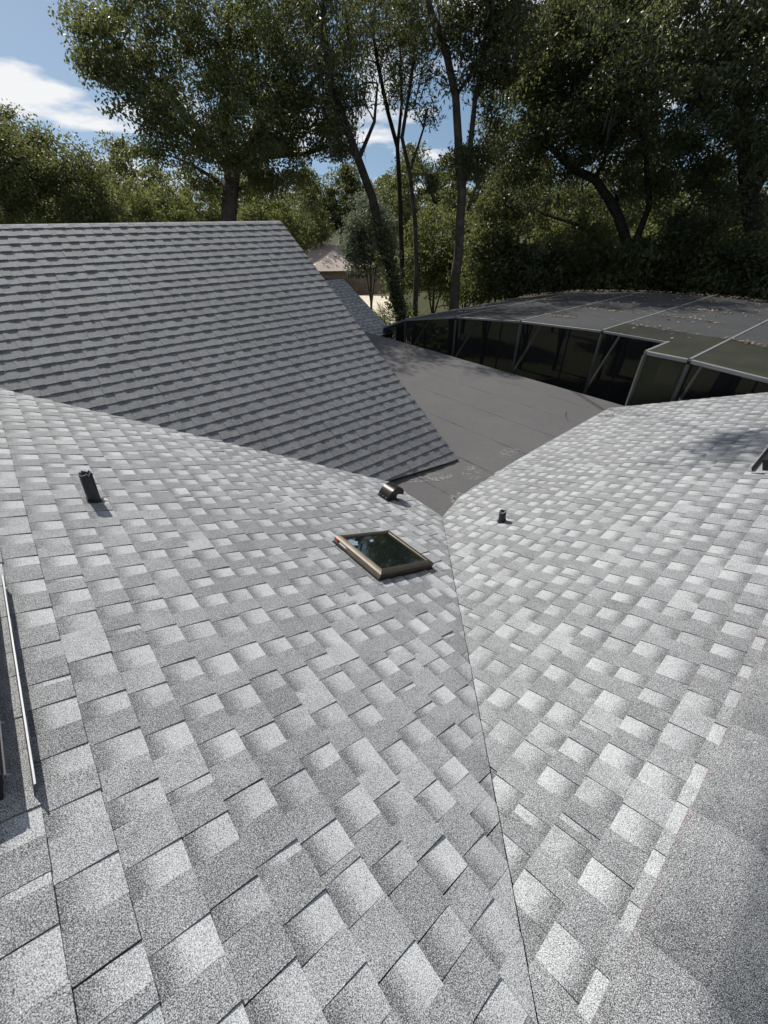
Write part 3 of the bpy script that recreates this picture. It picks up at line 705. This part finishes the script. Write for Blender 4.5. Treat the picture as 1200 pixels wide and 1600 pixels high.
for i in range(len(prof_a) - 1):
    a0, a1 = prof_a[i][0], prof_a[i+1][0]
    for b0, b1 in zip(bs, bs[1:]):
        g = M['screen_green'] if (b0 == BF and a1 < 3) else M['screen_roof']
        panel([cp(a0, b0, .03), cp(a1, b0, .03), cp(a1, b1, .03), cp(a0, b1, .03)], g)
    if a0 > AN:
        ae = max(a1, AN); panel([lo(cp(a0, BF)), lo(cp(ae, BF)), cp(ae, BF), cp(a0, BF)], M['screen_wall'])
    panel([lo(cp(a0, BK)), lo(cp(a1, BK)), cp(a1, BK), cp(a0, BK)], M['screen_wall'])
for a0, a1 in zip(na_, na_[1:]):
    panel([cp(a0, BN, .03), cp(a1, BN, .03), cp(a1, BF, .03), cp(a0, BF, .03)], M['screen_green'])
    panel([lo(cp(a0, BN)), lo(cp(a1, BN)), cp(a1, BN), cp(a0, BN)], M['screen_green'] if a0 == AN else M['screen_wall'])
panel([lo(cp(AN, BN)), lo(cp(AN, BF)), cp(AN, BF), cp(AN, BN)], M['screen_wall'])
panel([lo(cp(10.6, BF)), lo(cp(10.6, BK)), cp(10.6, BK), cp(10.6, BF)], M['screen_wall'])
# leaf litter lying on the screen roof
def leaf_cards(rng, c, l, w, up=None, droop=0.0, flatness=0.0):
    n = len(c); d = rng.normal(size=(n, 3)); d[:, 2] = d[:, 2] * (1 - flatness) - droop
    d /= np.linalg.norm(d, axis=1)[:, None]
    r = rng.normal(size=(n, 3)); r[:, :2] *= 1.0; r[:, 2] *= (1 + 4*flatness) if flatness else 1.0
    s = np.cross(d, r); s /= (np.linalg.norm(s, axis=1)[:, None] + 1e-9)
    L = (l * rng.uniform(0.7, 1.3, n))[:, None]; Wd = (w * rng.uniform(0.7, 1.3, n))[:, None]
    v = np.empty((n, 4, 3)); v[:, 0] = c - d*L/2; v[:, 1] = c + s*Wd/2 - d*L*0.08; v[:, 2] = c + d*L/2; v[:, 3] = c - s*Wd/2 - d*L*0.08
    return v.reshape(-1, 3)
def quads(name, v, mat, parent=None):
    n = len(v) // 4; me = bpy.data.meshes.new(name); v = v.copy(); v[:, 2] += CAMZ
    me.vertices.add(len(v)); me.vertices.foreach_set('co', v.astype(np.float32).ravel())
    me.loops.add(4*n); me.loops.foreach_set('vertex_index', np.arange(4*n, dtype=np.int32))
    me.polygons.add(n); me.polygons.foreach_set('loop_start', np.arange(0, 4*n, 4, dtype=np.int32)); me.polygons.foreach_set('loop_total', np.full(n, 4, dtype=np.int32))
    me.update(calc_edges=True); me.materials.append(mat)
    o = bpy.data.objects.new(name, me); COL.objects.link(o)
    if parent is not None: adopt(o, parent)
    return o
rg = np.random.default_rng(8); pts = []
for i in range(420):
    a, b = rg.uniform(-3, 10.4), BF + (BK - BF) * rg.uniform(0, 1) ** 0.6; pts.append(cp(a, b, 0.05))
for i in range(70):
    a, b = rg.uniform(0, 10), rg.choice([10.0, 11.4, 12.8, 14.2, 15.2]) + rg.normal()*0.06
    for k in range(int(rg.integers(4, 22))): pts.append(cp(min(10.5, max(-5, a + rg.normal()*0.18)), b + rg.normal()*0.06, 0.055))
for i in range(900): pts.append(cp(rg.uniform(-3, 10.5), BK - abs(rg.normal())*0.22, 0.06 + rg.uniform(0, 0.04)))
for i in range(260): pts.append(cp(10.45 - abs(rg.normal())*0.35, rg.uniform(BF, BK), 0.06))
tag(quads('leaf_litter', leaf_cards(rg, np.array(pts), 0.07, 0.034, flatness=0.85), M['litter']), 'dry brown leaves scattered over the pool screen roof', 'leaves', 'stuff')

# ------------------------------------------------------------------ trees
def smooth_path(p, q, bow, n=6):
    p = np.array(p); q = np.array(q); m = (p + q)/2 + np.array(bow); t = np.linspace(0, 1, n)[:, None]
    return (1-t)**2*p + 2*t*(1-t)*m + t*t*q
def tree(name, label, trunks, blobs, leaf, mat, bark, seed, leaf_l=0.13, leaf_w=0.06, droop=0.15, moss=0, flat=0.65, limb_r=0.09, group=None, sides=7, cl_r=0.62, density=1.0):
    """trunks: [(points, r0, r1)], blobs: [(centre, radius or (rx,ry,rz), clumps)], leaf: leaves per clump"""
    rng = np.random.default_rng(seed); base = np.array(trunks[0][0][0], float)
    root = thing(name, (base[0], base[1], GROUND), label, 'tree', group)
    mb = MB(); nodes = []; nrad = []
    def lay(pts, r0, r1, sd=sides):
        pts = [np.array(p, float) for p in pts]
        fine = [pts[0]]
        for p, q in zip(pts, pts[1:]):
            k = max(1, int(np.linalg.norm(q - p)/0.7))
            for i in range(1, k+1): fine.append(p + (q-p)*i/k + (rng.normal(size=3)*0.035*min(1, r0*5) if i < k else 0))
        rr = [r0 + (r1-r0)*i/(len(fine)-1) for i in range(len(fine))]
        mb.tube(fine, rr, sd)
        for p, r in zip(fine, rr): nodes.append(p); nrad.append(r)
    for pts, r0, r1 in trunks: lay(pts, r0, r1, sides)
    cents = []
    for c, rad, ncl in blobs:
        c = np.array(c, float); rad = np.array(rad if hasattr(rad, '__len__') else (rad, rad, rad*0.8), float)
        N = np.array(nodes); d = np.linalg.norm(N - c, axis=1) + 1.6*np.maximum(0, N[:, 2] - c[2] + 0.5)
        j = int(np.argmin(d)); r = min(limb_r, max(0.03, nrad[j]*0.6))
        if np.linalg.norm(nodes[j] - c) > 0.6:
            lay(smooth_path(nodes[j], c, np.array([0, 0, 0.12*np.linalg.norm(c-nodes[j])]), 6), r, r*0.35, 5)
        for k in range(ncl):
            u = rng.normal(size=3); u /= np.linalg.norm(u); p = c + u*rad*(rng.uniform(0.25, 1.0)**0.55)
            N = np.array(nodes); jj = int(np.argmin(np.linalg.norm(N - p, axis=1) + 0.5*np.maximum(0, N[:, 2]-p[2])))
            if np.linalg.norm(N[jj]-p) > 0.3:
                pts = smooth_path(N[jj], p, (0, 0, 0.1), 4); r = min(0.028, nrad[jj]*0.7)
                mb.tube(pts, np.linspace(r, 0.008, 4), 4); nodes.append(pts[2]); nrad.append(r*0.5)
            cents.append(p)
    mb.build('trunk', bark, root, True)
    cents = np.array(cents); m = len(cents)
    if m:
        keep = rng.uniform(0, 1, m) < density; cents = cents[keep]; m = len(cents); per = rng.poisson(leaf, m); idx = np.repeat(np.arange(m), per); n = len(idx)
        size = rng.uniform(0.55, 1.35, m)*cl_r
        u = rng.normal(size=(n, 3)); u /= np.linalg.norm(u, axis=1)[:, None]
        off = u*(rng.uniform(0, 1, n)**0.5)[:, None]*size[idx][:, None]*np.array([1.15, 1.15, flat])
        off[:, 2] -= 0.18*(off[:, 0]**2 + off[:, 1]**2)
        v = leaf_cards(rng, cents[idx] + off, leaf_l, leaf_w, droop=droop)
        quads('crown', v, mat, root)
        if moss:
            pick = cents[rng.integers(0, m, moss)] + rng.normal(size=(moss, 3))*0.3; vs = []
            for p in pick:
                for s in range(int(rng.integers(5, 11))):
                    o = p + rng.normal(size=3)*np.array([0.09, 0.09, 0.05]); L = rng.uniform(0.3, 0.9); w = rng.uniform(0.012, 0.028); a = rng.uniform(0, pi); W = np.array([cos(a), sin(a), 0])*w
                    sw = rng.normal(size=3)*0.09; sw[2] = 0
                    vs += [o - W*0.4, o + W*0.4, o + sw*0.6 - ZV*L*0.55 + W, o + sw*0.6 - ZV*L*0.55 - W, o + sw*0.6 - ZV*L*0.55 - W, o + sw*0.6 - ZV*L*0.55 + W, o + sw - ZV*L + W*0.15, o + sw - ZV*L - W*0.15]
            tag(quads('hanging_moss', np.array(vs), M['moss'], root), kind='stuff')
    return root
def gnd(p): return np.array([p[0], p[1], GROUND])
def path_px(dist, pts): return [at(x, y, dist) for x, y in pts]
def trunk_px(dist, pts): q = path_px(dist, pts); return [gnd(q[0])] + q
def bl(lst): return [(at(x, y, d), r, n) for x, y, d, r, n in lst]

# big live oak behind the tall gable
D = 20.0
tree('live_oak', 'large live oak with dense dark crown rising behind the tall gable slope',
     [(trunk_px(D, [(356, 360), (360, 300), (364, 262)]), 0.36, 0.27), (path_px(D, [(364, 262), (350, 200), (352, 120), (360, 20), (350, -60)]), 0.22, 0.06),
      (path_px(D, [(364, 262), (410, 200), (470, 150), (520, 90)]), 0.17, 0.05), (path_px(D, [(362, 270), (310, 200), (250, 130), (190, 70)]), 0.16, 0.05),
      (path_px(D, [(363, 265), (420, 245), (480, 240), (530, 225)]), 0.11, 0.04)],
     bl([(355, 50, D, (2.6, 2.6, 2.0), 55), (350, -60, D, (3.6, 3.0, 2.2), 60), (250, 110, D, (1.9, 2.2, 1.5), 40), (195, 60, D-.5, (1.5, 1.6, 1.2), 30), (245, 15, D, (1.9, 2, 1.3), 34), (230, 190, D-1, (1.1, 1.5, .9), 22),
         (300, 185, D-1.5, (1.6, 1.8, 1.2), 36), (270, 245, D, (1.1, 1.3, .7), 14), (430, 110, D-1, (2.0, 2.2, 1.6), 45), (500, 60, D, (1.8, 2.0, 1.5), 36), (480, 175, D-.5, (1.7, 1.9, 1.3), 40), (390, 190, D-2, (1.7, 1.6, 1.1), 34),
         (515, 225, D, (.8, 1.0, .6), 10), (325, 275, D+.6, (1.0, 1.1, .6), 16), (405, 290, D+.4, (1.0, 1.1, .6), 16), (430, 255, D-.5, (1.4, 1.5, .8), 26), (350, 225, D-2, (1.2, 1.3, .6), 16), (450, 290, D+.5, (.9, 1.0, .5), 10), (420, 165, D+.5, (1.6, 1.6, 1.4), 40), (395, 110, D, (1.6, 1.6, 1.4), 30), (155, 45, D, (.7, .8, .6), 10), (170, 100, D, (.6, .8, .5), 8)]),
     165, M['oak'], M['bark'], 101, 0.115, 0.055, 0.2, moss=8, cl_r=0.54, density=0.84)
# oak at the left edge
D = 23.0
tree('live_oak', 'olive green oak with sloping outline at the left edge of the picture',
     [(trunk_px(D, [(20, 380), (15, 320), (-10, 270), (-30, 215)]), 0.30, 0.12), (path_px(D, [(15, 320), (60, 280), (110, 260)]), 0.14, 0.05)],
     bl([(-90, 210, D, (2.3, 2.2, 1.4), 44), (5, 215, D, (1.5, 1.8, 1.0), 36), (40, 265, D-1, (1.9, 2, 1.3), 44), (95, 265, D, (1.5, 1.7, 1.1), 32), (85, 310, D-1, (1.8, 1.8, 1.1), 38), (0, 310, D-1, (2.0, 2.0, 1.1), 38), (150, 310, D+.5, (1.2, 1.4, .9), 24), (150, 345, D, (1.6, 1.4, .6), 20), (115, 250, D, (.7, .8, .5), 9)]),
     160, M['oak'], M['bark'], 102, 0.115, 0.055, 0.15, cl_r=0.56)

# tall slender trees in the middle, with hanging tufts
D = 17.5
tree('leaning_pine', 'leaning ivy wrapped trunk left of the pale driveway edge',
     [(trunk_px(D, [(628, 500), (604, 400), (582, 310), (560, 250), (540, 195), (515, 120), (505, 40), (500, -120)]), 0.25, 0.06), (path_px(D, [(560, 250), (585, 190), (590, 130)]), 0.07, 0.03)],
     bl([(520, 150, D, (.9, 1, .8), 16), (505, 60, D, (1.3, 1.3, 1.1), 26), (540, 10, D, (1.5, 1.4, 1.1), 28), (560, 140, D, (.4, .5, .4), 5), (535, 225, D-.4, (.5, .6, .35), 6)]) + [(PB['hit'](1172, 692) + np.array(SUNV)*12.0, (.6, .28, .2), 11)],  # last blob: unseen sprig added up the sun ray to shade the right slope
     100, M['pine'], M['bark_dark'], 103, 0.17, 0.04, 0.55, moss=16, flat=0.9, cl_r=0.5, density=0.72)
ivy_r = np.random.default_rng(5); tp = path_px(D, [(630, 510), (618, 455), (604, 400), (590, 350)]); ic = []
for i in range(2600):
    k = ivy_r.uniform(0, len(tp)-1.001); j = int(k); p = tp[j] + (tp[j+1]-tp[j])*(k-j); ic.append(p + ivy_r.normal(size=3)*np.array([0.20, 0.20, 0.1]))
iv = thing('ivy_vine', gnd(tp[0]), 'dark ivy climbing the leaning trunk beside the palmetto', 'ivy'); quads('foliage', leaf_cards(ivy_r, np.array(ic), 0.12, 0.10, droop=0.3), M['oak_dark'], iv)
tree('slender_pine', 'thin straight dark trunk directly right of the leaning one',
     [(trunk_px(21.5, [(626, 480), (628, 400), (625, 310), (621, 230), (606, 175), (590, 100), (580, 30)]), 0.15, 0.06), (path_px(21.5, [(621, 230), (628, 160), (625, 60)]), 0.07, 0.03)],
     bl([(590, 90, 21.5, (1, 1, .9), 18), (570, 30, 21.5, (1.2, 1.2, 1), 22), (625, 110, 21.5, (.8, .9, .8), 14), (630, 30, 21.5, (1.1, 1.1, .9), 20), (600, -50, 21.5, (1.6, 1.6, 1.0), 20), (600, 150, 21.5, (.4, .4, .3), 4)]),
     95, M['pine'], M['bark_dark'], 104, 0.17, 0.04, 0.55, moss=8, flat=0.9, cl_r=0.5, density=0.72)
tree('slender_pine', 'crooked thin grey trunk between the straight dark one and the forked one',
     [(trunk_px(20.0, [(648, 500), (651, 420), (648, 340), (640, 270), (628, 215), (640, 140), (650, 60)]), 0.14, 0.05), (path_px(20.0, [(640, 270), (662, 200), (668, 170)]), 0.05, 0.02)],
     bl([(642, 165, 20, (.6, .6, .4), 8), (655, 70, 20, (.9, .9, .8), 14), (668, 190, 20, (.4, .4, .35), 5), (645, 0, 20, (1.2, 1.2, 1), 20), (655, 130, 20, (.7, .7, .6), 10)]),
     90, M['pine'], M['bark'], 105, 0.17, 0.04, 0.55, flat=0.9, cl_r=0.45, density=0.7)
D = 18.5
tree('forked_tree', 'tall forked grey brown trunk rising above the pool enclosure corner',
     [(trunk_px(D, [(708, 520), (712, 430), (718, 360), (722, 300), (716, 215), (712, 150), (698, 85), (680, 40), (662, -20)]), 0.23, 0.09),
      (path_px(D, [(722, 300), (734, 235), (742, 160), (756, 90), (760, 20)]), 0.11, 0.05), (path_px(D, [(712, 150), (740, 110), (770, 60)]), 0.06, 0.03), (path_px(D, [(730, 330), (745, 290), (770, 240)]), 0.05, 0.02)],
     bl([(690, 20, D, (1.2, 1.2, .9), 22), (740, 40, D, (1.2, 1.3, 1.0), 26), (765, 110, D, (.8, .9, .7), 16), (725, 110, D, (.6, .7, .5), 9), (760, 20, D, (1.2, 1.2, 1), 20), (735, 250, D, (.45, .5, .5), 9), (760, 235, D+.3, (.6, .7, .6), 12), (715, 255, D, (.3, .3, .3), 5), (660, -50, D, (1.8, 1.8, 1.2), 30), (770, 165, D, (.5, .6, .4), 8), (730, -40, D, (1.6, 1.6, 1), 22), (800, 60, D, (1.1, 1.1, .9), 22), (790, 10, D, (1.2, 1.2, .9), 24), (815, -60, D, (1.6, 1.5, 1.0), 26)]),
     100, M['pine'], M['bark'], 106, 0.155, 0.05, 0.45, moss=12, flat=0.85, cl_r=0.5, density=0.8)

# oaks on the right, behind the enclosure
D = 21.0
tree('live_oak', 'massive dark oak with curved trunk at the right picture edge',
     [(trunk_px(D, [(1190, 480), (1186, 400), (1172, 310), (1165, 230), (1160, 150), (1130, 60), (1120, -20)]), 0.40, 0.16), (path_px(D, [(1165, 230), (1120, 170), (1060, 140), (1000, 130)]), 0.20, 0.06), (path_px(D, [(1172, 310), (1215, 220), (1260, 120)]), 0.2, 0.07)],
     bl([(1100, 30, D-1, (2.4, 2.4, 1.7), 56), (1020, 60, D-1.5, (2.0, 2.2, 1.6), 50), (960, 110, D-1.5, (1.8, 2.0, 1.6), 46), (1040, 160, D-2, (1.8, 1.9, 1.3), 44), (1160, 100, D-1.5, (1.8, 1.9, 1.4), 42), (1200, 190, D-1, (1.6, 1.8, 1.3), 38), (1120, 230, D+.5, (1.5, 1.7, 1.2), 34), (1240, 60, D, (2.2, 2.2, 1.7), 36), (1000, -20, D, (2.6, 2.5, 1.5), 46), (1150, -50, D, (3, 2.6, 1.5), 46), (1190, 290, D, (1.6, 1.6, 1.1), 30), (930, 30, D, (1.5, 1.8, 1.3), 34)]),
     170, M['oak_dark'], M['bark_dark'], 107, 0.135, 0.052, 0.45, moss=30)
D = 21.5
tree('arching_oak', 'dark oak with arching bare limbs behind the middle of the pool screen',
     [(trunk_px(D, [(992, 470), (985, 400), (965, 335), (930, 280), (880, 250), (830, 215)]), 0.28, 0.09), (path_px(D, [(985, 400), (1015, 320), (1010, 250), (1000, 190)]), 0.16, 0.05), (path_px(D, [(965, 420), (940, 380), (900, 350), (850, 335)]), 0.12, 0.04), (path_px(D, [(995, 440), (1040, 370), (1080, 320)]), 0.12, 0.04)],
     bl([(860, 110, D, (1.8, 2, 1.5), 42), (815, 170, D-.5, (1.6, 1.8, 1.3), 38), (890, 200, D-.5, (1.8, 1.9, 1.3), 44), (800, 240, D-.5, (1.2, 1.4, 1.0), 28), (960, 220, D+.5, (1.6, 1.8, 1.2), 34), (870, 50, D, (1.7, 1.9, 1.3), 34), (820, 80, D, (1.0, 1.2, .9), 16), (1020, 250, D, (1.5, 1.6, 1.1), 30), (900, 150, D+1, (1.7, 1.7, 1.3), 34), (960, 185, D+1, (1.6, 1.6, 1.2), 30), (860, 290, D+1, (1.6, 1.6, 1.0), 26), (960, 300, D+1.5, (1.7, 1.6, 1.0), 24), (1080, 310, D+.5, (1.5, 1.6, 1.0), 26), (800, 320, D, (1.3, 1.5, 1.0), 26)]),
     160, M['oak_dark'], M['bark_dark'], 108, 0.13, 0.058, 0.3, moss=8)
# understorey behind the enclosure
def shrub(label, px, py_top, py_bot, dist, w, seed, mat, leaf=120, n=40, l=0.15, lw=0.07, name='understorey_tree', bark='bark_dark'):
    top = at(px, py_top, dist); bot = at(px, py_bot, dist); h = top[2] - bot[2]; c = (top + bot)/2
    return tree(name, label, [([gnd(c), c*[1, 1, 0] + ZV*(GROUND + (bot[2]-GROUND)*0.8 + 0.2), c], 0.09, 0.04), ([gnd(c) + ZV*0.6, c + np.array([w*0.4, 0.1, h*0.1])], 0.05, 0.02), ([gnd(c) + ZV*0.9, c + np.array([-w*0.4, -0.1, h*0.15])], 0.05, 0.02)],
                [(c, (w*0.75, w*0.7, h*0.5), n), (c + np.array([w*0.45, 0, -h*0.2]), (w*0.5, w*0.5, h*0.35), n//2), (c + np.array([-w*0.45, 0, -h*0.15]), (w*0.5, w*0.5, h*0.35), n//2)], leaf, mat, M[bark], seed, l, lw, 0.25, limb_r=0.05, sides=6)
shrub('glossy dark shrub between forked trunk and arching oak', 775, 285, 480, 20.5, 1.5, 201, M['oak'], 120, 56)
shrub('bright green sapling behind the forked trunk', 735, 320, 470, 26, 1.9, 202, M['leaf_bright'], 110, 44, 0.17, 0.08)
shrub('dark shrub right of the glossy one behind the screen roof', 840, 365, 480, 20.8, 1.6, 203, M['oak_dark'], 120, 50)
shrub('dense dark shrub under the arching limbs', 905, 325, 480, 21.2, 1.5, 204, M['oak'], 120, 52)
shrub('broad leafy shrub below the bare limbs with pale glints', 985, 360, 480, 20.6, 1.7, 205, M['oak'], 110, 50, 0.19, 0.08)
shrub('dark shrub left of the curved oak trunk', 1065, 310, 480, 21.4, 1.6, 206, M['oak_dark'], 120, 54)
shrub('thick shrub at the foot of the curved oak trunk', 1135, 375, 490, 20.6, 1.6, 207, M['oak'], 120, 52)
shrub('shadowed shrub at the right edge beyond the screen roof', 1215, 330, 500, 20.4, 1.8, 208, M['oak_dark'], 120, 52)
shrub('yellow green sapling glowing between the arching limbs', 900, 270, 420, 29, 2.6, 209, M['leaf_bright'], 110, 60, 0.2, 0.09)
shrub('yellow green sapling left of the curved oak trunk', 1080, 240, 420, 29, 2.8, 210, M['leaf_bright'], 110, 60, 0.2, 0.09)
shrub('tall sapling behind the curved trunk at the right edge', 1200, 230, 430, 29, 2.6, 211, M['leaf_bright'], 110, 56, 0.2, 0.09)
# trees near the neighbour's house and driveway
shrub('silvery green round tree in front of the brown roofed house', 578, 292, 425, 31, 1.75, 221, M['leaf_grey'], 120, 70, 0.19, 0.085, 'round_tree', 'bark')
shrub('light green bushy tree between the thin trunks and forked trunk', 682, 310, 470, 27, 2.3, 222, M['leaf_bright'], 110, 64, 0.17, 0.08, 'bushy_tree', 'bark')
shrub('small dark tree left of the silvery round one', 470, 325, 385, 70, 4.0, 223, M['oak_dark'], 110, 46, 0.2, 0.09, 'bushy_tree', 'bark')
for i, (px, yt, d, w, m, lab) in enumerate([(195, 262, 34, 2.6, 'leaf_bright', 'yellow green tree between left edge oak and live oak'), (255, 285, 37, 2.7, 'leaf_bright', 'second yellow green tree right of the sky gap above the gable'), (312, 270, 40, 3.0, 'leaf_bright', 'yellow green tree just left of the live oak trunk'),
                                              (420, 285, 36, 2.8, 'leaf_bright', 'yellow green tree just right of the live oak trunk'), (450, 310, 44, 2.4, 'oak', 'olive tree above the right end of the gable ridge'), (120, 290, 38, 3.0, 'oak', 'olive tree behind the left edge oak')]):
    shrub(lab, px, yt, 400, d, w, 230 + i, M[m], 100, 56, 0.2, 0.09, 'bushy_tree', 'bark')

# distant tree line: one shape, copied and turned
proto = tree('distant_tree', 'hazy distant tree', [([np.array([0, 60, GROUND]), np.array([0.2, 60, GROUND+3]), np.array([0, 60.1, GROUND+6])], 0.25, 0.1)],
             [(np.array([0, 60, GROUND+6.2]), (2.8, 2.8, 2.2), 46), (np.array([1.6, 60, GROUND+4.6]), (2, 2, 1.5), 26), (np.array([-1.7, 60, GROUND+4.9]), (2, 2, 1.6), 26), (np.array([0.3, 60, GROUND+8.2]), (1.6, 1.6, 1.2), 16)],
             85, M['oak'], M['bark'], 300, 0.26, 0.13, 0.1, cl_r=0.8, group='distant trees along the horizon')
proto['label'] = 'far olive tree in the row along the horizon'
rg2 = random.Random(9)
for i in range(30):
    ang = radians(-46 + 76*(i + rg2.uniform(-0.35, 0.35))/30); dist = rg2.uniform(48, 78)
    if -9 < math.degrees(ang) < -2 and dist < 62: dist = 66
    loc = (sin(ang)*dist, cos(ang)*dist, 0.0); s = rg2.uniform(0.85, 1.25)*(dist/60)**0.6
    if i == 0: o = proto; kids = list(proto.children)
    else:
        o = proto.copy(); COL.objects.link(o)
        for ch in kids:
            c = ch.copy(); COL.objects.link(c); c.parent = o; c.matrix_parent_inverse = ch.matrix_parent_inverse.copy()
    o.location = loc; o.rotation_euler = (0, 0, rg2.uniform(0, 6.28)); o.scale = (s, s, s*rg2.uniform(0.85, 1.15))

# palmettos by the driveway
def palmetto(base, label, seed, n=16, size=0.9):
    rg = np.random.default_rng(seed); root = thing('palmetto', base, label, 'palm', 'palmettos by the driveway'); base = np.array(base)
    MB().tube([base - ZV*0.1, base + ZV*0.35], [0.12, 0.09], 7).build('stem', M['bark_pine'], root)
    for i in range(n):
        a = rg.uniform(0, 2*pi); el = rg.uniform(0.15, 1.25); d = np.array([cos(a)*cos(el), sin(a)*cos(el), sin(el)]); L = size*rg.uniform(0.7, 1.2)
        o = base + ZV*0.3; hub = o + d*L; side = unit(np.cross(d, ZV)); up = np.cross(side, d); mb = MB(); mb.tube([o, hub], [0.014, 0.009], 4)
        for k in range(13):
            t = (k - 6)/6*1.35; dd = d*cos(t) + side*sin(t) + up*rg.uniform(-0.1, 0.1); r = size*0.75*(1 - 0.2*abs(k-6)/6); w = np.cross(dd, up)*0.03
            tip = hub + dd*r - ZV*0.16*r*rg.uniform(0.4, 1.4); mid = hub + dd*r*0.55
            mb.add([hub, mid + w, tip, mid - w], [(0, 1, 2, 3)])
        mb.build('frond', M['palm'], root)
palmetto(gnd(at(612, 500, 24)), 'fan palmetto left of the ivy wrapped trunk by the driveway', 1, 18, 1.15)
palmetto(gnd(at(668, 500, 23)), 'fan palmetto right of the ivy wrapped trunk', 2, 18, 1.2)
palmetto(gnd(at(690, 505, 22)), 'fan palmetto at the foot of the forked trunk', 3, 14, 1.0)
palmetto(gnd(at(640, 480, 25)), 'fan palmetto partly behind the ivy wrapped trunk', 4, 14, 1.1)

# ------------------------------------------------------------------ neighbour's house and fence
hc = ground_pt(500, 447); hx = np.array([cos(0.12), sin(0.12), 0]); hy = np.array([-hx[1], hx[0], 0])
nb = thing('neighbour_house', hc, 'tan house with brown hipped roof glimpsed beyond the gable rake', 'house')
W0, W1, Dp, wh, rh = -9.0, 7.5, 9.0, 1.7, 1.55
P_ = lambda x, y, z: hc + hx*x + hy*y + ZV*z
MB().prism([P_(W0, 0, 0), P_(W1, 0, 0), P_(W1, Dp, 0), P_(W0, Dp, 0)], ZV*wh).build('wall', M['far_wall'], nb)
e = 0.5
rv = [P_(W0-e, -e, wh), P_(W1+e, -e, wh), P_(W1+e, Dp+e, wh), P_(W0-e, Dp+e, wh), P_(W0+4, Dp/2, wh+rh), P_(W1-4, Dp/2, wh+rh)]
MB().add(rv, [(0, 1, 5, 4), (1, 2, 5), (2, 3, 4, 5), (3, 0, 4), (3, 2, 1, 0)]).build('roof', M['far_roof'], nb)
# front gable bay
gx0, gx1 = -1.2, 4.2; gv = [P_(gx0, -3.2, wh-.1), P_(gx1, -3.2, wh-.1), P_((gx0+gx1)/2, -0.9, wh+1.15), P_(gx0, 3, wh-.1), P_(gx1, 3, wh-.1), P_((gx0+gx1)/2, 3, wh+1.15)]
M['far_roof_lit'] = plain_mat('brown shingle in lit tone', (0.55, 0.46, 0.39), 0.95, 0, 0.2, 8)  # paler copy of the roof shingle, the bay's sunlight put into its colour
MB().add(gv, [(0, 2, 5, 3), (2, 1, 4, 5), (0, 1, 2), (0, 3, 4, 1)]).build('bay_roof', M['far_roof_lit'], nb)
MB().prism([P_(gx0+.4, -2.8, 0), P_(gx1-.4, -2.8, 0), P_(gx1-.4, 0.1, 0), P_(gx0+.4, 0.1, 0)], ZV*(wh-.1)).build('bay_wall', M['far_wall'], nb)
for x in (-4.0, -1.2): MB().box(P_(x, -0.04, 0.5), hx*1.4, hy*0.05, ZV*0.9).build('window', M['dark_glass'], nb)
MB().box(P_(2.6, -2.86, 0.4), hx*1.8, hy*0.05, ZV*0.9).build('window', M['dark_glass'], nb)
MB().box(P_(W0-e, -e-.03, wh-.12), hx*(W1-W0+2*e), hy*0.03, ZV*0.16).build('fascia', M['white'], nb)

f0 = ground_pt(462, 458); f1 = ground_pt(606, 460); fd = unit(f1 - f0); fn = np.array([-fd[1], fd[0], 0]); FL = np.linalg.norm(f1 - f0)
fence = thing('wooden_fence', (f0 + f1)/2, 'brown board fence beyond the pale driveway', 'fence')
k = 0.0; rg3 = random.Random(2); pm = None
while k < FL:
    hh = 1.25 + rg3.uniform(-0.03, 0.03); p = f0 + fd*k
    MB().prism([p, p + fd*0.14, p + fd*0.14 + ZV*(hh-.04), p + fd*0.11 + ZV*hh, p + fd*0.03 + ZV*hh, p + ZV*(hh-.04)], fn*0.02).build('picket', M['fence'], fence); k += 0.155
for z in (0.3, 1.0): MB().bar(f0 + fn*0.06 + ZV*z, f1 + fn*0.06 + ZV*z, 0.05, 0.09).build('rail', M['fence'], fence)
k = 0.0
while k <= FL: MB().bar(f0 + fd*k - fn*0.05, f0 + fd*k - fn*0.05 + ZV*1.32, 0.1, 0.1).build('post', M['fence'], fence); k += 2.4
